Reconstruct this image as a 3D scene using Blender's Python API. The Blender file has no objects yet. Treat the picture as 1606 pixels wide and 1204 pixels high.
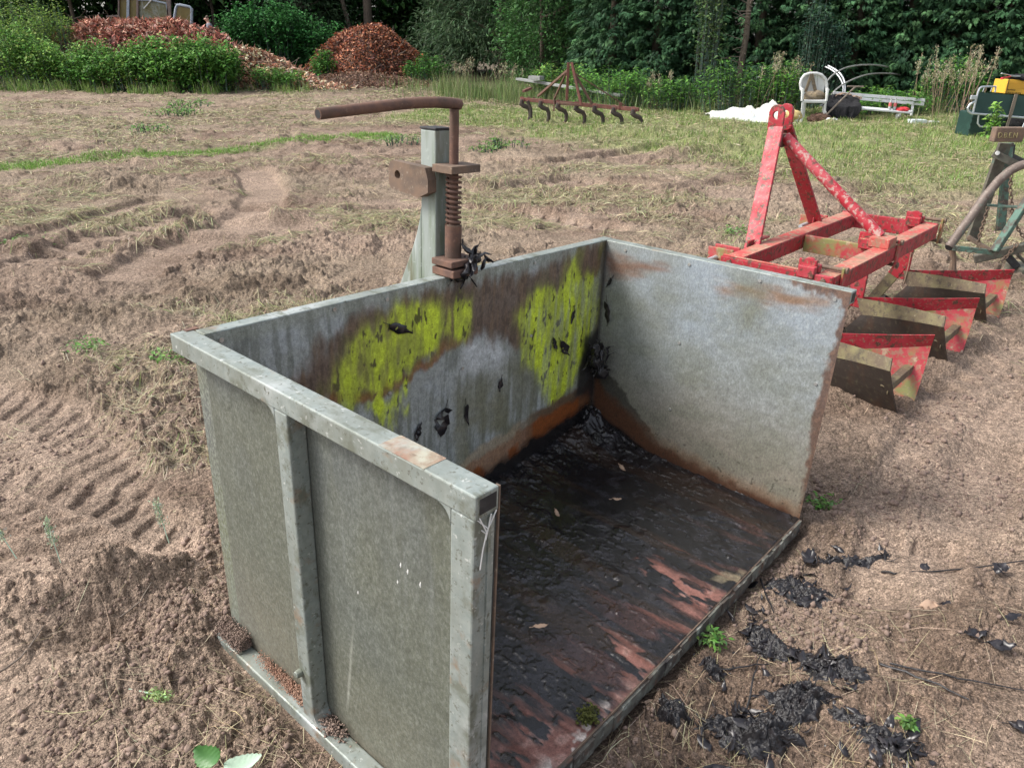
import bpy, bmesh, math, random
import numpy as np
from mathutils import Vector, Matrix
R_ = math.radians
rng = np.random.default_rng(7)
random.seed(7)
S = bpy.context.scene
COL = S.collection

# ------------------------------------------------------------------ camera, sky, sun, exposure
CH, PITCH, FPX = 1.5, 0.4309, 1147.88          # eye height, pitch, focal length in px of a 1606 px wide frame
cd = bpy.data.cameras.new('camera'); cam = bpy.data.objects.new('camera', cd); COL.objects.link(cam)
cam.location = (0, 0, CH); cam.rotation_euler = (math.pi/2-PITCH, 0, 0)
cd.sensor_width = 36; cd.lens = FPX/1606*36; cd.clip_start = .05; cd.clip_end = 800
S.camera = cam
SUN_EL, SUN_AZ = R_(48), R_(270)               # azimuth clockwise from +Y; behind left of the camera
wd = bpy.data.worlds.new('World'); S.world = wd; wd.use_nodes = True
wn = wd.node_tree; bg = wn.nodes['Background']
sky = wn.nodes.new('ShaderNodeTexSky'); sky.sky_type = 'NISHITA'; sky.sun_disc = False
sky.sun_elevation = SUN_EL; sky.sun_rotation = SUN_AZ; sky.air_density = 1.0; sky.dust_density = 4.0; sky.ozone_density = 1.0
hsv = wn.nodes.new('ShaderNodeHueSaturation'); hsv.inputs['Saturation'].default_value = .42      # thin even cloud: paler than a clear sky
wn.links.new(sky.outputs[0], hsv.inputs['Color']); wn.links.new(hsv.outputs[0], bg.inputs[0]); bg.inputs[1].default_value = .15
sl = bpy.data.lights.new('sun', 'SUN'); sl.energy = 1.7; sl.angle = R_(18); sl.color = (1, .95, .88)
so = bpy.data.objects.new('sun', sl); COL.objects.link(so)
sd = Vector((math.sin(SUN_AZ)*math.cos(SUN_EL), math.cos(SUN_AZ)*math.cos(SUN_EL), math.sin(SUN_EL)))
so.rotation_euler = (-sd).to_track_quat('-Z', 'Y').to_euler(); so.location = (0, 0, 30)
S.view_settings.view_transform = 'Standard'; S.view_settings.look = 'None'
S.view_settings.exposure = 0.95; S.view_settings.gamma = 1; S.view_settings.use_curve_mapping = False

# ------------------------------------------------------------------ measuring helpers (pixel of the photo -> point in the world)
_c, _s = math.cos(PITCH), math.sin(PITCH)
def ray(px, py):
    return Vector(((px-803)/FPX, _c-(py-602)/FPX*_s, -_s-(py-602)/FPX*_c))
def G(px, py, z=0.):
    d = ray(px, py); t = (z-CH)/d.z
    return Vector((d.x*t, d.y*t, z))
def PY(px, py, Y):
    d = ray(px, py); t = Y/d.y
    return Vector((d.x*t, Y, CH+d.z*t))

# ------------------------------------------------------------------ numpy noise
def _hash(i, j, seed):
    n = (i*374761393 + j*668265263 + seed*974634777) & 0xffffffff
    n = ((n ^ (n >> 13))*1274126177) & 0xffffffff
    n = n ^ (n >> 16)
    return (n & 0xffff)/65535.
def vnoise(x, y, seed=0):
    x = np.asarray(x, float); y = np.asarray(y, float)
    i = np.floor(x).astype(np.int64); j = np.floor(y).astype(np.int64)
    a = x-i; b = y-j
    a = a*a*a*(a*(a*6-15)+10); b = b*b*b*(b*(b*6-15)+10)
    return (_hash(i, j, seed)*(1-a)*(1-b)+_hash(i+1, j, seed)*a*(1-b)+_hash(i, j+1, seed)*(1-a)*b+_hash(i+1, j+1, seed)*a*b)
def fbm(x, y, octv=4, seed=0, gain=.5):
    t = 0; amp = 1; s = 0
    for k in range(octv):
        ca, sa = math.cos(k*1.1), math.sin(k*1.1)
        t = t+amp*vnoise((x*ca-y*sa)*2**k+k*17.3, (x*sa+y*ca)*2**k-k*9.1, seed+k); s += amp; amp *= gain
    return t/s
def worley(x, y, seed=0):
    x = np.asarray(x, float); y = np.asarray(y, float); i = np.floor(x).astype(np.int64); j = np.floor(y).astype(np.int64); d = np.full(x.shape, 9.); rv = np.zeros(x.shape)
    for a in (-1, 0, 1):
        for b in (-1, 0, 1):
            px = i+a+_hash(i+a, j+b, seed); py = j+b+_hash(i+a, j+b, seed+1); q = (x-px)**2+(y-py)**2
            m = q < d; d = np.where(m, q, d); rv = np.where(m, _hash(i+a, j+b, seed+2), rv)
    return np.sqrt(d), rv
def clods(x, y, s, seed):
    """broken lumps: domes of random height in cells of size 1/s"""
    wx = .35*(vnoise(x*s*2.3, y*s*2.3, seed+5)-.5); wy = .35*(vnoise(x*s*2.3+7, y*s*2.3, seed+6)-.5)
    d, r = worley(x*s+wx, y*s+wy, seed); return np.sqrt(np.maximum(.30*r**.5-d*d*.75, 0))*r*r
def sst(a, b, x):
    t = np.clip((x-a)/(b-a), 0, 1); return t*t*(3-2*t)
def sdpoly(x, y, poly):
    """signed distance to a polygon, inside negative"""
    d = np.full(x.shape, 1e9); ins = np.zeros(x.shape, bool); n = len(poly)
    for k in range(n):
        ax, ay = poly[k]; bx, by = poly[(k+1) % n]
        ex, ey = bx-ax, by-ay
        t = np.clip(((x-ax)*ex+(y-ay)*ey)/(ex*ex+ey*ey+1e-12), 0, 1)
        d = np.minimum(d, np.hypot(x-ax-t*ex, y-ay-t*ey))
        c = ((ay > y) != (by > y)) & (x < (bx-ax)*(y-ay)/((by-ay) if by != ay else 1e-9)+ax)
        ins ^= c
    return np.where(ins, -d, d)
def dpolyline(x, y, pts):
    """distance, signed side offset and arclength along a polyline"""
    d = np.full(x.shape, 1e9); sg = np.zeros(x.shape); al = np.zeros(x.shape); acc = 0
    for k in range(len(pts)-1):
        ax, ay = pts[k][0], pts[k][1]; bx, by = pts[k+1][0], pts[k+1][1]
        L = math.hypot(bx-ax, by-ay); ex, ey = (bx-ax)/L, (by-ay)/L
        s = np.clip((x-ax)*ex+(y-ay)*ey, 0, L)
        dd = np.hypot(x-ax-s*ex, y-ay-s*ey); m = dd < d
        d = np.where(m, dd, d); sg = np.where(m, (x-ax)*(-ey)+(y-ay)*ex, sg); al = np.where(m, acc+s, al)
        acc += L
    return d, sg, al

# ------------------------------------------------------------------ materials
def mat(name, base, layers=(), rough=.7, metal=0., bump=(), vcol=None, wet=None, wetr=.22, trans=0., spec=.5, coat=0., rvar=0.):
    """layers: (scale, lo, hi, colour, stretch xyz, detail); bump: (scale, strength, distance)"""
    m = bpy.data.materials.new(name); m.use_nodes = True
    nt = m.node_tree; N = nt.nodes; L = nt.links
    b = N['Principled BSDF']; out = N['Material Output']
    tc = N.new('ShaderNodeTexCoord')
    def noise(scale, stretch=(1, 1, 1), detail=5, w=0.):
        mp = N.new('ShaderNodeMapping'); mp.inputs['Scale'].default_value = stretch; mp.inputs['Location'].default_value = (w, w*1.7, w*.6)
        L.new(tc.outputs['Object'], mp.inputs[0])
        n = N.new('ShaderNodeTexNoise'); n.inputs['Scale'].default_value = scale; n.inputs['Detail'].default_value = detail
        n.inputs['Roughness'].default_value = .62
        L.new(mp.outputs[0], n.inputs['Vector']); return n.outputs['Fac']
    if vcol:
        a = N.new('ShaderNodeAttribute'); a.attribute_name = vcol; cur = a.outputs['Color']
    else:
        r = N.new('ShaderNodeRGB'); r.outputs[0].default_value = (*base, 1); cur = r.outputs[0]
    for k, ly in enumerate(layers):
        sc, lo, hi, colr = ly[:4]
        st = ly[4] if len(ly) > 4 and ly[4] else (1, 1, 1); dt = ly[5] if len(ly) > 5 else 5
        mr = N.new('ShaderNodeMapRange'); mr.inputs[1].default_value = lo; mr.inputs[2].default_value = hi; mr.clamp = True
        L.new(noise(sc, st, dt, 3.1*k+sc*.37), mr.inputs[0])
        mx = N.new('ShaderNodeMix'); mx.data_type = 'RGBA'
        if isinstance(colr, str):                      # 'mul:dark:bright' multiplies by a grey range
            d0, d1 = map(float, colr.split(':')[1:]); mx.blend_type = 'MULTIPLY'
            mr.inputs[3].default_value = d0; mr.inputs[4].default_value = d1
            cr = N.new('ShaderNodeCombineColor')
            for q in range(3): L.new(mr.outputs[0], cr.inputs[q])
            mx.inputs[0].default_value = 1; L.new(cur, mx.inputs[6]); L.new(cr.outputs[0], mx.inputs[7])
        else:
            L.new(mr.outputs[0], mx.inputs[0]); L.new(cur, mx.inputs[6]); mx.inputs[7].default_value = (*colr, 1)
        cur = mx.outputs[2]
    L.new(cur, b.inputs['Base Color'])
    b.inputs['Roughness'].default_value = rough; b.inputs['Metallic'].default_value = metal
    b.inputs['Specular IOR Level'].default_value = spec; b.inputs['Coat Weight'].default_value = coat
    if wet:
        a = N.new('ShaderNodeAttribute'); a.attribute_name = wet
        mr = N.new('ShaderNodeMapRange'); mr.inputs[3].default_value = rough; mr.inputs[4].default_value = wetr
        L.new(a.outputs['Fac'], mr.inputs[0]); L.new(mr.outputs[0], b.inputs['Roughness'])
        m2 = N.new('ShaderNodeMapRange'); m2.inputs[3].default_value = metal; m2.inputs[4].default_value = 0
        L.new(a.outputs['Fac'], m2.inputs[0]); L.new(m2.outputs[0], b.inputs['Metallic'])
    elif rvar:
        mr = N.new('ShaderNodeMapRange'); mr.inputs[1].default_value = .3; mr.inputs[2].default_value = .7
        mr.inputs[3].default_value = rough-rvar; mr.inputs[4].default_value = min(1, rough+rvar)
        L.new(noise(14, w=5.), mr.inputs[0]); L.new(mr.outputs[0], b.inputs['Roughness'])
    prev = None
    for (sc, stg, dist) in bump:
        bp = N.new('ShaderNodeBump'); bp.inputs['Strength'].default_value = stg; bp.inputs['Distance'].default_value = dist
        L.new(noise(sc, w=sc*.11), bp.inputs['Height'])
        if prev: L.new(prev, bp.inputs['Normal'])
        prev = bp.outputs[0]
    if prev: L.new(prev, b.inputs['Normal'])
    if trans:
        tr = N.new('ShaderNodeBsdfTranslucent'); L.new(cur, tr.inputs[0])
        ms = N.new('ShaderNodeMixShader'); ms.inputs[0].default_value = trans
        L.new(b.outputs[0], ms.inputs[1]); L.new(tr.outputs[0], ms.inputs[2]); L.new(ms.outputs[0], out.inputs[0])
    return m

M = {}
M['zinc_out'] = mat('weathered galvanised sheet', (.185, .205, .18), [
    (2.2, .38, .62, (.135, .15, .075), (1, 1, .7)), (1.7, .48, .66, (.11, .12, .12)), (150, .40, .62, (.27, .29, .25), (1, 1, .6)), (150, .5, .66, (.115, .125, .105), (1, 1, .45)),
    (5, .56, .76, (.21, .19, .13), (1, 1, .5)), (18, .66, .74, (.30, .32, .30), (1, 1, .12)), (420, .4, .7, 'mul:0.8:1.2')],
    rough=.62, metal=.2, bump=[(6, .12, .01), (120, .12, .002)], rvar=.12)
M['zinc_rail'] = mat('galvanised frame', (.31, .345, .325), [
    (40, .4, .62, (.24, .28, .265), (1, 1, 1)), (7, .44, .66, (.225, .245, .215), (1, 1, .5)), (5, .54, .68, (.42, .45, .44)), (26, .54, .64, (.17, .185, .15), (1, .4, .4)),
    (11, .60, .70, (.26, .20, .145)), (90, .58, .68, (.13, .135, .11)), (60, .62, .7, (.5, .52, .5))], rough=.55, metal=.3, bump=[(70, .1, .002)], rvar=.15)
M['zinc_mast'] = mat('streaked galvanised post', (.30, .34, .32), [
    (22, .42, .66, (.17, .21, .15), (1, 1, .15)), (14, .58, .7, (.55, .60, .60), (1, 1, .12)), (6, .58, .72, (.14, .12, .06), (1, 1, .3)),
    (60, .62, .75, (.4, .44, .42))], rough=.6, metal=.2, bump=[(60, .12, .002)])
M['wall_in'] = mat('stained galvanised sheet', (1, 1, 1), [(150, .3, .7, 'mul:0.74:1.26', (1, 1, .6)), (35, .3, .7, 'mul:0.84:1.15'), (420, .35, .65, 'mul:0.8:1.2')],
    rough=.6, metal=.15, vcol='Col', wet='wet', bump=[(160, .25, .0015)])
M['floor_in'] = mat('muck covered floor', (1, 1, 1), [(90, .3, .7, 'mul:0.6:1.35'), (300, .35, .7, 'mul:0.7:1.35')],
    rough=.75, vcol='Col', wet='wet', wetr=.10, bump=[(110, .15, .004), (380, .45, .0015)], spec=.5)
M['rust'] = mat('rusty steel', (.115, .065, .05), [(30, .4, .65, (.17, .09, .06)), (9, .5, .7, (.085, .055, .04)), (90, .6, .75, (.24, .15, .11))],
    rough=.8, bump=[(110, .35, .002), (28, .2, .003)])
M['rust_brown'] = mat('old brown rusted steel', (.14, .10, .075), [(25, .4, .65, (.19, .125, .085)), (80, .6, .72, (.3, .24, .18)), (7, .5, .7, (.08, .06, .045))],
    rough=.85, bump=[(90, .4, .002)])
M['dark_gap'] = mat('dark cap and bore shade', (.02, .02, .022), [(30, .5, .7, (.05, .05, .05))], rough=.7)  # also stands in for the shade inside open tube ends
M['muck'] = mat('wet black leaf muck', (.012, .011, .013), [(60, .5, .7, (.03, .026, .028)), (12, .6, .75, (.035, .022, .015))],
    rough=.38, bump=[(80, .6, .006), (240, .4, .002)], spec=.6)
M['black_leaf'] = mat('wet black leaf', (.016, .014, .017), [(30, .5, .7, (.04, .034, .036))], rough=.34, bump=[(60, .3, .002)], spec=.6)
M['screw'] = mat('screw head', (.5, .5, .48), [(40, .5, .7, (.25, .22, .18))], rough=.4, metal=.6)
M['moss_tuft'] = mat('moss tuft', (.10, .11, .02), [(60, .45, .65, (.05, .05, .015))], rough=1, bump=[(120, .8, .01)])
RUSTL = (.15, .075, .05)
M['red'] = mat('flaking red paint', (.36, .016, .030), [
    (11, .42, .7, (.31, .02, .03)), (4, .5, .72, (.45, .06, .08)), (30, .53, .60, (.10, .045, .032)), (70, .57, .64, (.26, .13, .09)), (14, .66, .72, (.25, .2, .10))],
    rough=.55, bump=[(60, .2, .003)], rvar=.15)
M['red_faded'] = mat('faded red paint with algae', (.40, .035, .048), [
    (9, .45, .7, (.44, .085, .085)), (34, .50, .62, (.30, .14, .1)), (6, .50, .62, (.22, .215, .075)), (70, .56, .66, (.2, .18, .09)), (18, .6, .68, (.40, .30, .2))],
    rough=.6, bump=[(70, .2, .003)])
M['red_tube'] = mat('worn red tube paint', (.40, .02, .035), [(6, .45, .7, (.46, .085, .10)), (40, .52, .6, (.45, .30, .26)), (24, .58, .66, (.14, .06, .045))], rough=.55, bump=[(60, .2, .003)])
M['red_top'] = mat('sun worn red paint', (.44, .07, .06), [
    (7, .4, .62, (.40, .20, .14)), (20, .5, .6, (.27, .17, .11)), (55, .56, .66, (.40, .31, .22)), (4, .56, .7, (.42, .05, .06))],
    rough=.7, bump=[(70, .25, .003)])
M['mould_out'] = mat('bare mouldboard outside', (.115, .085, .055), [
    (5, .42, .66, (.20, .18, .085)), (30, .5, .66, (.075, .055, .04)), (80, .58, .7, (.24, .2, .13)), (8, .6, .75, (.05, .04, .035))],
    rough=.65, bump=[(80, .3, .002)])
M['mould_low'] = mat('dark mouldboard foot with painted shade', (.05, .04, .035), [(12, .5, .7, (.085, .05, .035), (1, 1, .3)), (40, .56, .7, (.10, .09, .06))],
    rough=.5, metal=.3, bump=[(60, .25, .002)])  # darker than the upper board: shade of the down-facing side put into the colour
M['green_old'] = mat('chipped green paint', (.075, .15, .115), [
    (16, .46, .58, (.06, .05, .04)), (45, .56, .66, (.14, .1, .075)), (8, .58, .68, (.22, .33, .27))], rough=.65, bump=[(60, .3, .003)])
M['iron_old'] = mat('dark weathered iron', (.085, .075, .06), [
    (18, .45, .6, (.12, .12, .09)), (50, .55, .68, (.16, .14, .11)), (7, .58, .72, (.06, .13, .1))], rough=.7, bump=[(70, .3, .003)])
M['pipe_old'] = mat('worn pipe', (.165, .13, .11), [(20, .45, .65, (.11, .08, .065), (1, 1, .3)), (8, .58, .7, (.13, .2, .16)), (70, .58, .7, (.3, .26, .22))],
    rough=.6, metal=.2, bump=[(70, .2, .002)])
M['embossed'] = mat('pale worn lettering', (.30, .26, .12), [(60, .5, .7, (.2, .16, .09))], rough=.8)
M['white_plastic'] = mat('white plastic', (.6, .61, .6), [(6, .5, .75, (.48, .49, .46))], rough=.45)
M['white_wood'] = mat('white painted slats', (.68, .70, .72), [(7, .5, .7, (.52, .54, .54)), (40, .6, .72, (.4, .38, .33))], rough=.55)
M['tarp'] = mat('off white plastic sheet', (.47, .48, .45), [(3, .45, .7, (.54, .53, .47)), (9, .5, .68, (.33, .37, .4)), (5, .62, .75, (.55, .45, .25))], rough=.45, bump=[(9, .4, .03)])
M['tarp_tan'] = mat('tan underside of sheet', (.5, .38, .16), [(5, .5, .7, (.35, .24, .1))], rough=.7)
M['cloth_black'] = mat('black cloth', (.008, .008, .01), [(20, .5, .7, (.02, .02, .022))], rough=.95, bump=[(14, .8, .03)])
M['sack'] = mat('brown sack', (.15, .12, .085), [(12, .45, .65, (.22, .17, .1)), (30, .55, .7, (.08, .065, .05))], rough=.95, bump=[(25, .5, .02)])
M['wood_grey'] = mat('weathered wood', (.19, .155, .125), [(16, .45, .65, (.12, .095, .075), (1, 1, .15)), (50, .55, .7, (.27, .23, .19))], rough=.85, bump=[(40, .3, .003)])
M['hoop'] = mat('grey hoop pipe', (.36, .36, .34), [(14, .5, .7, (.22, .22, .2))], rough=.5, metal=.3)
M['alu'] = mat('dull aluminium tube', (.5, .54, .57), [(20, .5, .7, (.38, .42, .45))], rough=.4, metal=.4)
M['canvas'] = mat('dark green canvas', (.022, .055, .05), [(5, .45, .7, (.03, .068, .064)), (60, .55, .7, (.018, .04, .038))], rough=.8)
M['crate_dark'] = mat('dark green plastic', (.012, .04, .034), [(9, .5, .7, (.02, .06, .05))], rough=.5)
M['yellow'] = mat('yellow panel', (.72, .40, .045), [(8, .5, .75, (.62, .34, .05))], rough=.5)
M['ink'] = mat('dark print', (.05, .03, .01), rough=.7)
M['redcloth'] = mat('red plastic', (.62, .04, .05), [(14, .5, .7, (.45, .03, .04))], rough=.6)
M['glass_bottle'] = mat('pale bottle', (.35, .37, .36), [(20, .5, .7, (.25, .27, .26))], rough=.2)
M['label_red'] = mat('red bottle label', (.5, .12, .12), rough=.6)
M['blue_scrap'] = mat('pale scrap', (.55, .62, .62), [(10, .5, .7, (.4, .45, .46))], rough=.6)
M['cab_glass'] = mat('algae covered pane', (.13, .12, .045), [(5, .4, .65, (.17, .18, .12)), (2.5, .52, .7, (.30, .34, .33), (1, 1, .4)), (18, .55, .7, (.10, .09, .03))], rough=.25)
M['cab_glass_brown'] = mat('brown stained pane', (.14, .105, .025), [(4, .42, .65, (.18, .15, .05), (1, 1, .3)), (15, .55, .7, (.09, .075, .02))], rough=.3)
M['cab_frame'] = mat('grey blue frame', (.27, .32, .38), [(15, .5, .7, (.18, .2, .22))], rough=.5)
M['cab_post'] = mat('rusted cab post', (.15, .115, .105), [(9, .5, .7, (.22, .16, .12))], rough=.8)
M['skin'] = mat('skin', (.52, .30, .23), [(20, .4, .7, (.46, .25, .19))], rough=.5)
M['hair'] = mat('brown hair', (.07, .045, .03), [(40, .4, .7, (.1, .065, .04))], rough=.7)
M['shirt'] = mat('grey shirt', (.24, .25, .29), [(12, .45, .7, (.19, .2, .235))], rough=.9)
M['trousers'] = mat('dark trousers', (.03, .033, .045), [(12, .45, .7, (.045, .045, .055))], rough=.9)
M['bark'] = mat('bark', (.10, .078, .058), [(14, .45, .65, (.06, .048, .036), (1, 1, .25)), (40, .55, .7, (.15, .125, .1))], rough=.95, bump=[(25, .6, .03)])
M['pile_core'] = mat('brown litter', (.09, .05, .033), [(14, .45, .65, (.14, .075, .05)), (40, .5, .7, (.05, .03, .022))], rough=.95, bump=[(20, .8, .08)])
M['leafcol'] = mat('leaves', (1, 1, 1), vcol='Col', rough=.6, trans=.25, spec=.2)
M['dryleaf'] = mat('dry leaves', (1, 1, 1), vcol='Col', rough=.75, trans=.12, spec=.25)
M['blade'] = mat('grass blades', (1, 1, 1), vcol='Col', rough=.7, trans=.2, spec=.3)
M['straw'] = mat('dry straw', (1, 1, 1), vcol='Col', rough=.8, trans=.1, spec=.25)
M['soil'] = mat('soil', (1, 1, 1), [(3.2, .35, .68, 'mul:0.80:1.14'), (45, .3, .7, 'mul:0.62:1.34'), (170, .3, .7, 'mul:0.62:1.38', None, 3), (85, .62, .70, (.095, .068, .055)), (26, .64, .74, (.40, .345, .235), (1, 3, 1)), (150, .655, .70, (.44, .385, .28), (1, 2.4, 1))],
    vcol='Col', rough=.95, spec=.2, bump=[(30, .8, .03), (95, .8, .012), (260, .5, .004)])
def granular(m, scales):
    nt = m.node_tree; b = nt.nodes['Principled BSDF']; tc = next(n for n in nt.nodes if n.type == 'TEX_COORD'); prev = b.inputs['Normal'].links[0].from_socket
    cl = b.inputs['Base Color'].links[0].from_socket
    for sc, st, di, lo in scales:
        v = nt.nodes.new('ShaderNodeTexVoronoi'); v.inputs['Scale'].default_value = sc; nt.links.new(tc.outputs['Object'], v.inputs['Vector'])
        bp = nt.nodes.new('ShaderNodeBump'); bp.invert = True; bp.inputs['Strength'].default_value = st; bp.inputs['Distance'].default_value = di
        nt.links.new(v.outputs['Distance'], bp.inputs['Height']); nt.links.new(prev, bp.inputs['Normal']); prev = bp.outputs[0]
        sp_ = nt.nodes.new('ShaderNodeSeparateColor'); nt.links.new(v.outputs['Color'], sp_.inputs[0])      # every grain its own tone
        mr = nt.nodes.new('ShaderNodeMapRange'); mr.inputs[3].default_value = lo; mr.inputs[4].default_value = 2-lo; nt.links.new(sp_.outputs[0], mr.inputs[0])
        cc = nt.nodes.new('ShaderNodeCombineColor'); [nt.links.new(mr.outputs[0], cc.inputs[q]) for q in range(3)]
        mx = nt.nodes.new('ShaderNodeMix'); mx.data_type = 'RGBA'; mx.blend_type = 'MULTIPLY'; mx.inputs[0].default_value = 1
        nt.links.new(cl, mx.inputs[6]); nt.links.new(cc.outputs[0], mx.inputs[7]); cl = mx.outputs[2]
    nt.links.new(prev, b.inputs['Normal']); nt.links.new(cl, b.inputs['Base Color'])
granular(M['soil'], [(55, .45, .010, .88), (150, .55, .006, .78), (330, .5, .003, .7)])
M['crumb'] = mat('soil crumbs', (.25, .185, .15), [(30, .35, .7, (.17, .12, .10)), (12, .5, .7, (.30, .225, .185))], rough=.95, spec=.2, bump=[(90, .4, .004)])
M['pale_leaf'] = mat('pale leaf underside', (.42, .56, .44), [(30, .45, .7, (.36, .5, .38))], rough=.6, trans=.15)
M['green_leaf'] = mat('fresh green leaf', (.06, .17, .04), [(25, .45, .7, (.085, .22, .055))], rough=.45, trans=.15)
M['tan_leaf'] = mat('dry tan leaf', (.36, .25, .18), [(25, .45, .7, (.22, .15, .11))], rough=.8)
M['plank'] = mat('bleached board', (.27, .28, .27), [(9, .5, .7, (.18, .19, .18))], rough=.7)
M['web'] = mat('cobweb', (.7, .7, .68), rough=.9)

# ------------------------------------------------------------------ object helpers
def tag(o, label=None, cat=None, group=None, kind=None):
    if label: o['label'] = label
    if cat: o['category'] = cat
    if group: o['group'] = group
    if kind: o['kind'] = kind
    return o
def empty(name, loc=(0, 0, 0), rz=0., label=None, cat=None, group=None):
    o = bpy.data.objects.new(name, None); COL.objects.link(o); o.location = loc; o.rotation_euler = (0, 0, rz); o.empty_display_size = .1
    return tag(o, label, cat, group)
def copy_tree(o, parent=None):
    c = o.copy(); COL.objects.link(c)
    if parent: c.parent = parent
    for ch in list(o.children): copy_tree(ch, c)
    return c
def link_mesh(name, me, m, parent=None, smooth=False):
    o = bpy.data.objects.new(name, me); COL.objects.link(o)
    if m: me.materials.append(M[m] if isinstance(m, str) else m)
    if parent: o.parent = parent
    if smooth: me.polygons.foreach_set('use_smooth', np.ones(len(me.polygons), bool))
    return o

class MB:
    def __init__(s): s.v = []; s.f = []
    def add(s, vs, fs):
        k = len(s.v); s.v += [tuple(v) for v in vs]; s.f += [tuple(i+k for i in f) for f in fs]; return s
    def box(s, lo, hi, rot=None, c=None):
        lo = Vector(lo); hi = Vector(hi)
        vs = [Vector((x, y, z)) for z in (lo.z, hi.z) for y in (lo.y, hi.y) for x in (lo.x, hi.x)]
        if rot is not None:
            ctr = Vector(c) if c is not None else (lo+hi)/2
            vs = [rot @ (v-ctr)+ctr for v in vs]
        return s.add(vs, [(0, 2, 3, 1), (4, 5, 7, 6), (0, 1, 5, 4), (2, 6, 7, 3), (0, 4, 6, 2), (1, 3, 7, 5)])
    def bar(s, a, b, w, t, up=(0, 0, 1)):
        """rectangular bar from a to b: w across 'up x dir', t along up"""
        a = Vector(a); b = Vector(b); d = (b-a).normalized(); up = Vector(up)
        x = d.cross(up)
        if x.length < 1e-4: x = d.cross(Vector((1, 0, 0)))
        x.normalize(); y = x.cross(d).normalized()
        vs = [p+x*w/2*i+y*t/2*j for p in (a, b) for i, j in ((-1, -1), (1, -1), (1, 1), (-1, 1))]
        return s.add(vs, [(0, 1, 2, 3), (7, 6, 5, 4), (0, 4, 5, 1), (1, 5, 6, 2), (2, 6, 7, 3), (3, 7, 4, 0)])
    def tube(s, pts, r, n=10, cap=True):
        pts = [Vector(p) for p in pts]; m = len(pts); rs = r if hasattr(r, '__len__') else [r]*m
        vs = []; px = None
        for i, p in enumerate(pts):
            d = (pts[min(i+1, m-1)]-pts[max(i-1, 0)]).normalized()
            if px is None:
                px = d.orthogonal().normalized()
            else:
                px = (px-d*px.dot(d)); px = px.normalized() if px.length > 1e-6 else d.orthogonal().normalized()
            py = d.cross(px)
            vs += [p+(px*math.cos(2*math.pi*k/n)+py*math.sin(2*math.pi*k/n))*rs[i] for k in range(n)]
        fs = [(i*n+k, i*n+(k+1) % n, (i+1)*n+(k+1) % n, (i+1)*n+k) for i in range(m-1) for k in range(n)]
        if cap: fs += [tuple(range(n-1, -1, -1)), tuple((m-1)*n+k for k in range(n))]
        return s.add(vs, fs)
    def prism(s, poly, ax, ay, o, ext):
        """extrude a 2D polygon (in axes ax, ay at o) by the vector ext"""
        ax, ay, o, ext = Vector(ax), Vector(ay), Vector(o), Vector(ext); n = len(poly)
        vs = [o+ax*p+ay*q for p, q in poly]+[o+ax*p+ay*q+ext for p, q in poly]
        fs = [tuple(range(n)), tuple(range(2*n-1, n-1, -1))]+[(i, n+i, n+(i+1) % n, (i+1) % n) for i in range(n)]
        return s.add(vs, fs)
    def sheet(s, quad, t):
        """a 3D polygon given thickness along its normal"""
        q = [Vector(p) for p in quad]; nrm = (q[1]-q[0]).cross(q[2]-q[0]).normalized()*t/2; n = len(q)
        vs = [p-nrm for p in q]+[p+nrm for p in q]
        return s.add(vs, [tuple(range(n-1, -1, -1)), tuple(range(n, 2*n))]+[(i, (i+1) % n, n+(i+1) % n, n+i) for i in range(n)])
    def ball(s, c, r, n=8, sq=(1, 1, 1)):
        c = Vector(c); vs = []; 
        for i in range(1, n):
            for k in range(n*2):
                th = math.pi*i/n; ph = math.pi*k/n
                vs.append(c+Vector((math.sin(th)*math.cos(ph)*sq[0], math.sin(th)*math.sin(ph)*sq[1], math.cos(th)*sq[2]))*r)
        m = n*2; fs = [(i*m+k, i*m+(k+1) % m, (i+1)*m+(k+1) % m, (i+1)*m+k) for i in range(n-2) for k in range(m)]
        fs += [tuple(range(m-1, -1, -1)), tuple((n-2)*m+k for k in range(m))]
        return s.add(vs, fs)
    def build(s, name, m, parent=None, bevel=0., smooth=False, seg=2):
        me = bpy.data.meshes.new(name); me.from_pydata(s.v, [], s.f); me.validate()
        bm = bmesh.new(); bm.from_mesh(me); bmesh.ops.recalc_face_normals(bm, faces=bm.faces); bm.to_mesh(me); bm.free()
        o = link_mesh(name, me, m, parent)
        if smooth:
            me.polygons.foreach_set('use_smooth', np.ones(len(me.polygons), bool)); me.set_sharp_from_angle(angle=R_(40))
        if bevel:
            b = o.modifiers.new('bevel', 'BEVEL'); b.width = bevel; b.segments = seg; b.limit_method = 'ANGLE'; b.angle_limit = R_(35)
        return o

def np_mesh(name, V, F, m, parent=None, col=None, attrs=None, smooth=False):
    """V (n,3), F (m,k) with fixed k; col (n,3) per vertex"""
    me = bpy.data.meshes.new(name); V = np.ascontiguousarray(V, np.float32); F = np.ascontiguousarray(F, np.int32)
    me.vertices.add(len(V)); me.vertices.foreach_set('co', V.ravel())
    k = F.shape[1]; me.loops.add(F.size); me.loops.foreach_set('vertex_index', F.ravel())
    me.polygons.add(len(F)); me.polygons.foreach_set('loop_start', np.arange(0, F.size, k, dtype=np.int32))
    me.update(calc_edges=True)
    if col is not None:
        a = me.color_attributes.new('Col', 'FLOAT_COLOR', 'POINT')
        c4 = np.ones((len(V), 4), np.float32); c4[:, :3] = col; a.data.foreach_set('color', c4.ravel())
    for nm, arr in (attrs or {}).items():
        a = me.attributes.new(nm, 'FLOAT', 'POINT'); a.data.foreach_set('value', np.ascontiguousarray(arr, np.float32).ravel())
    return link_mesh(name, me, m, parent, smooth)

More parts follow.
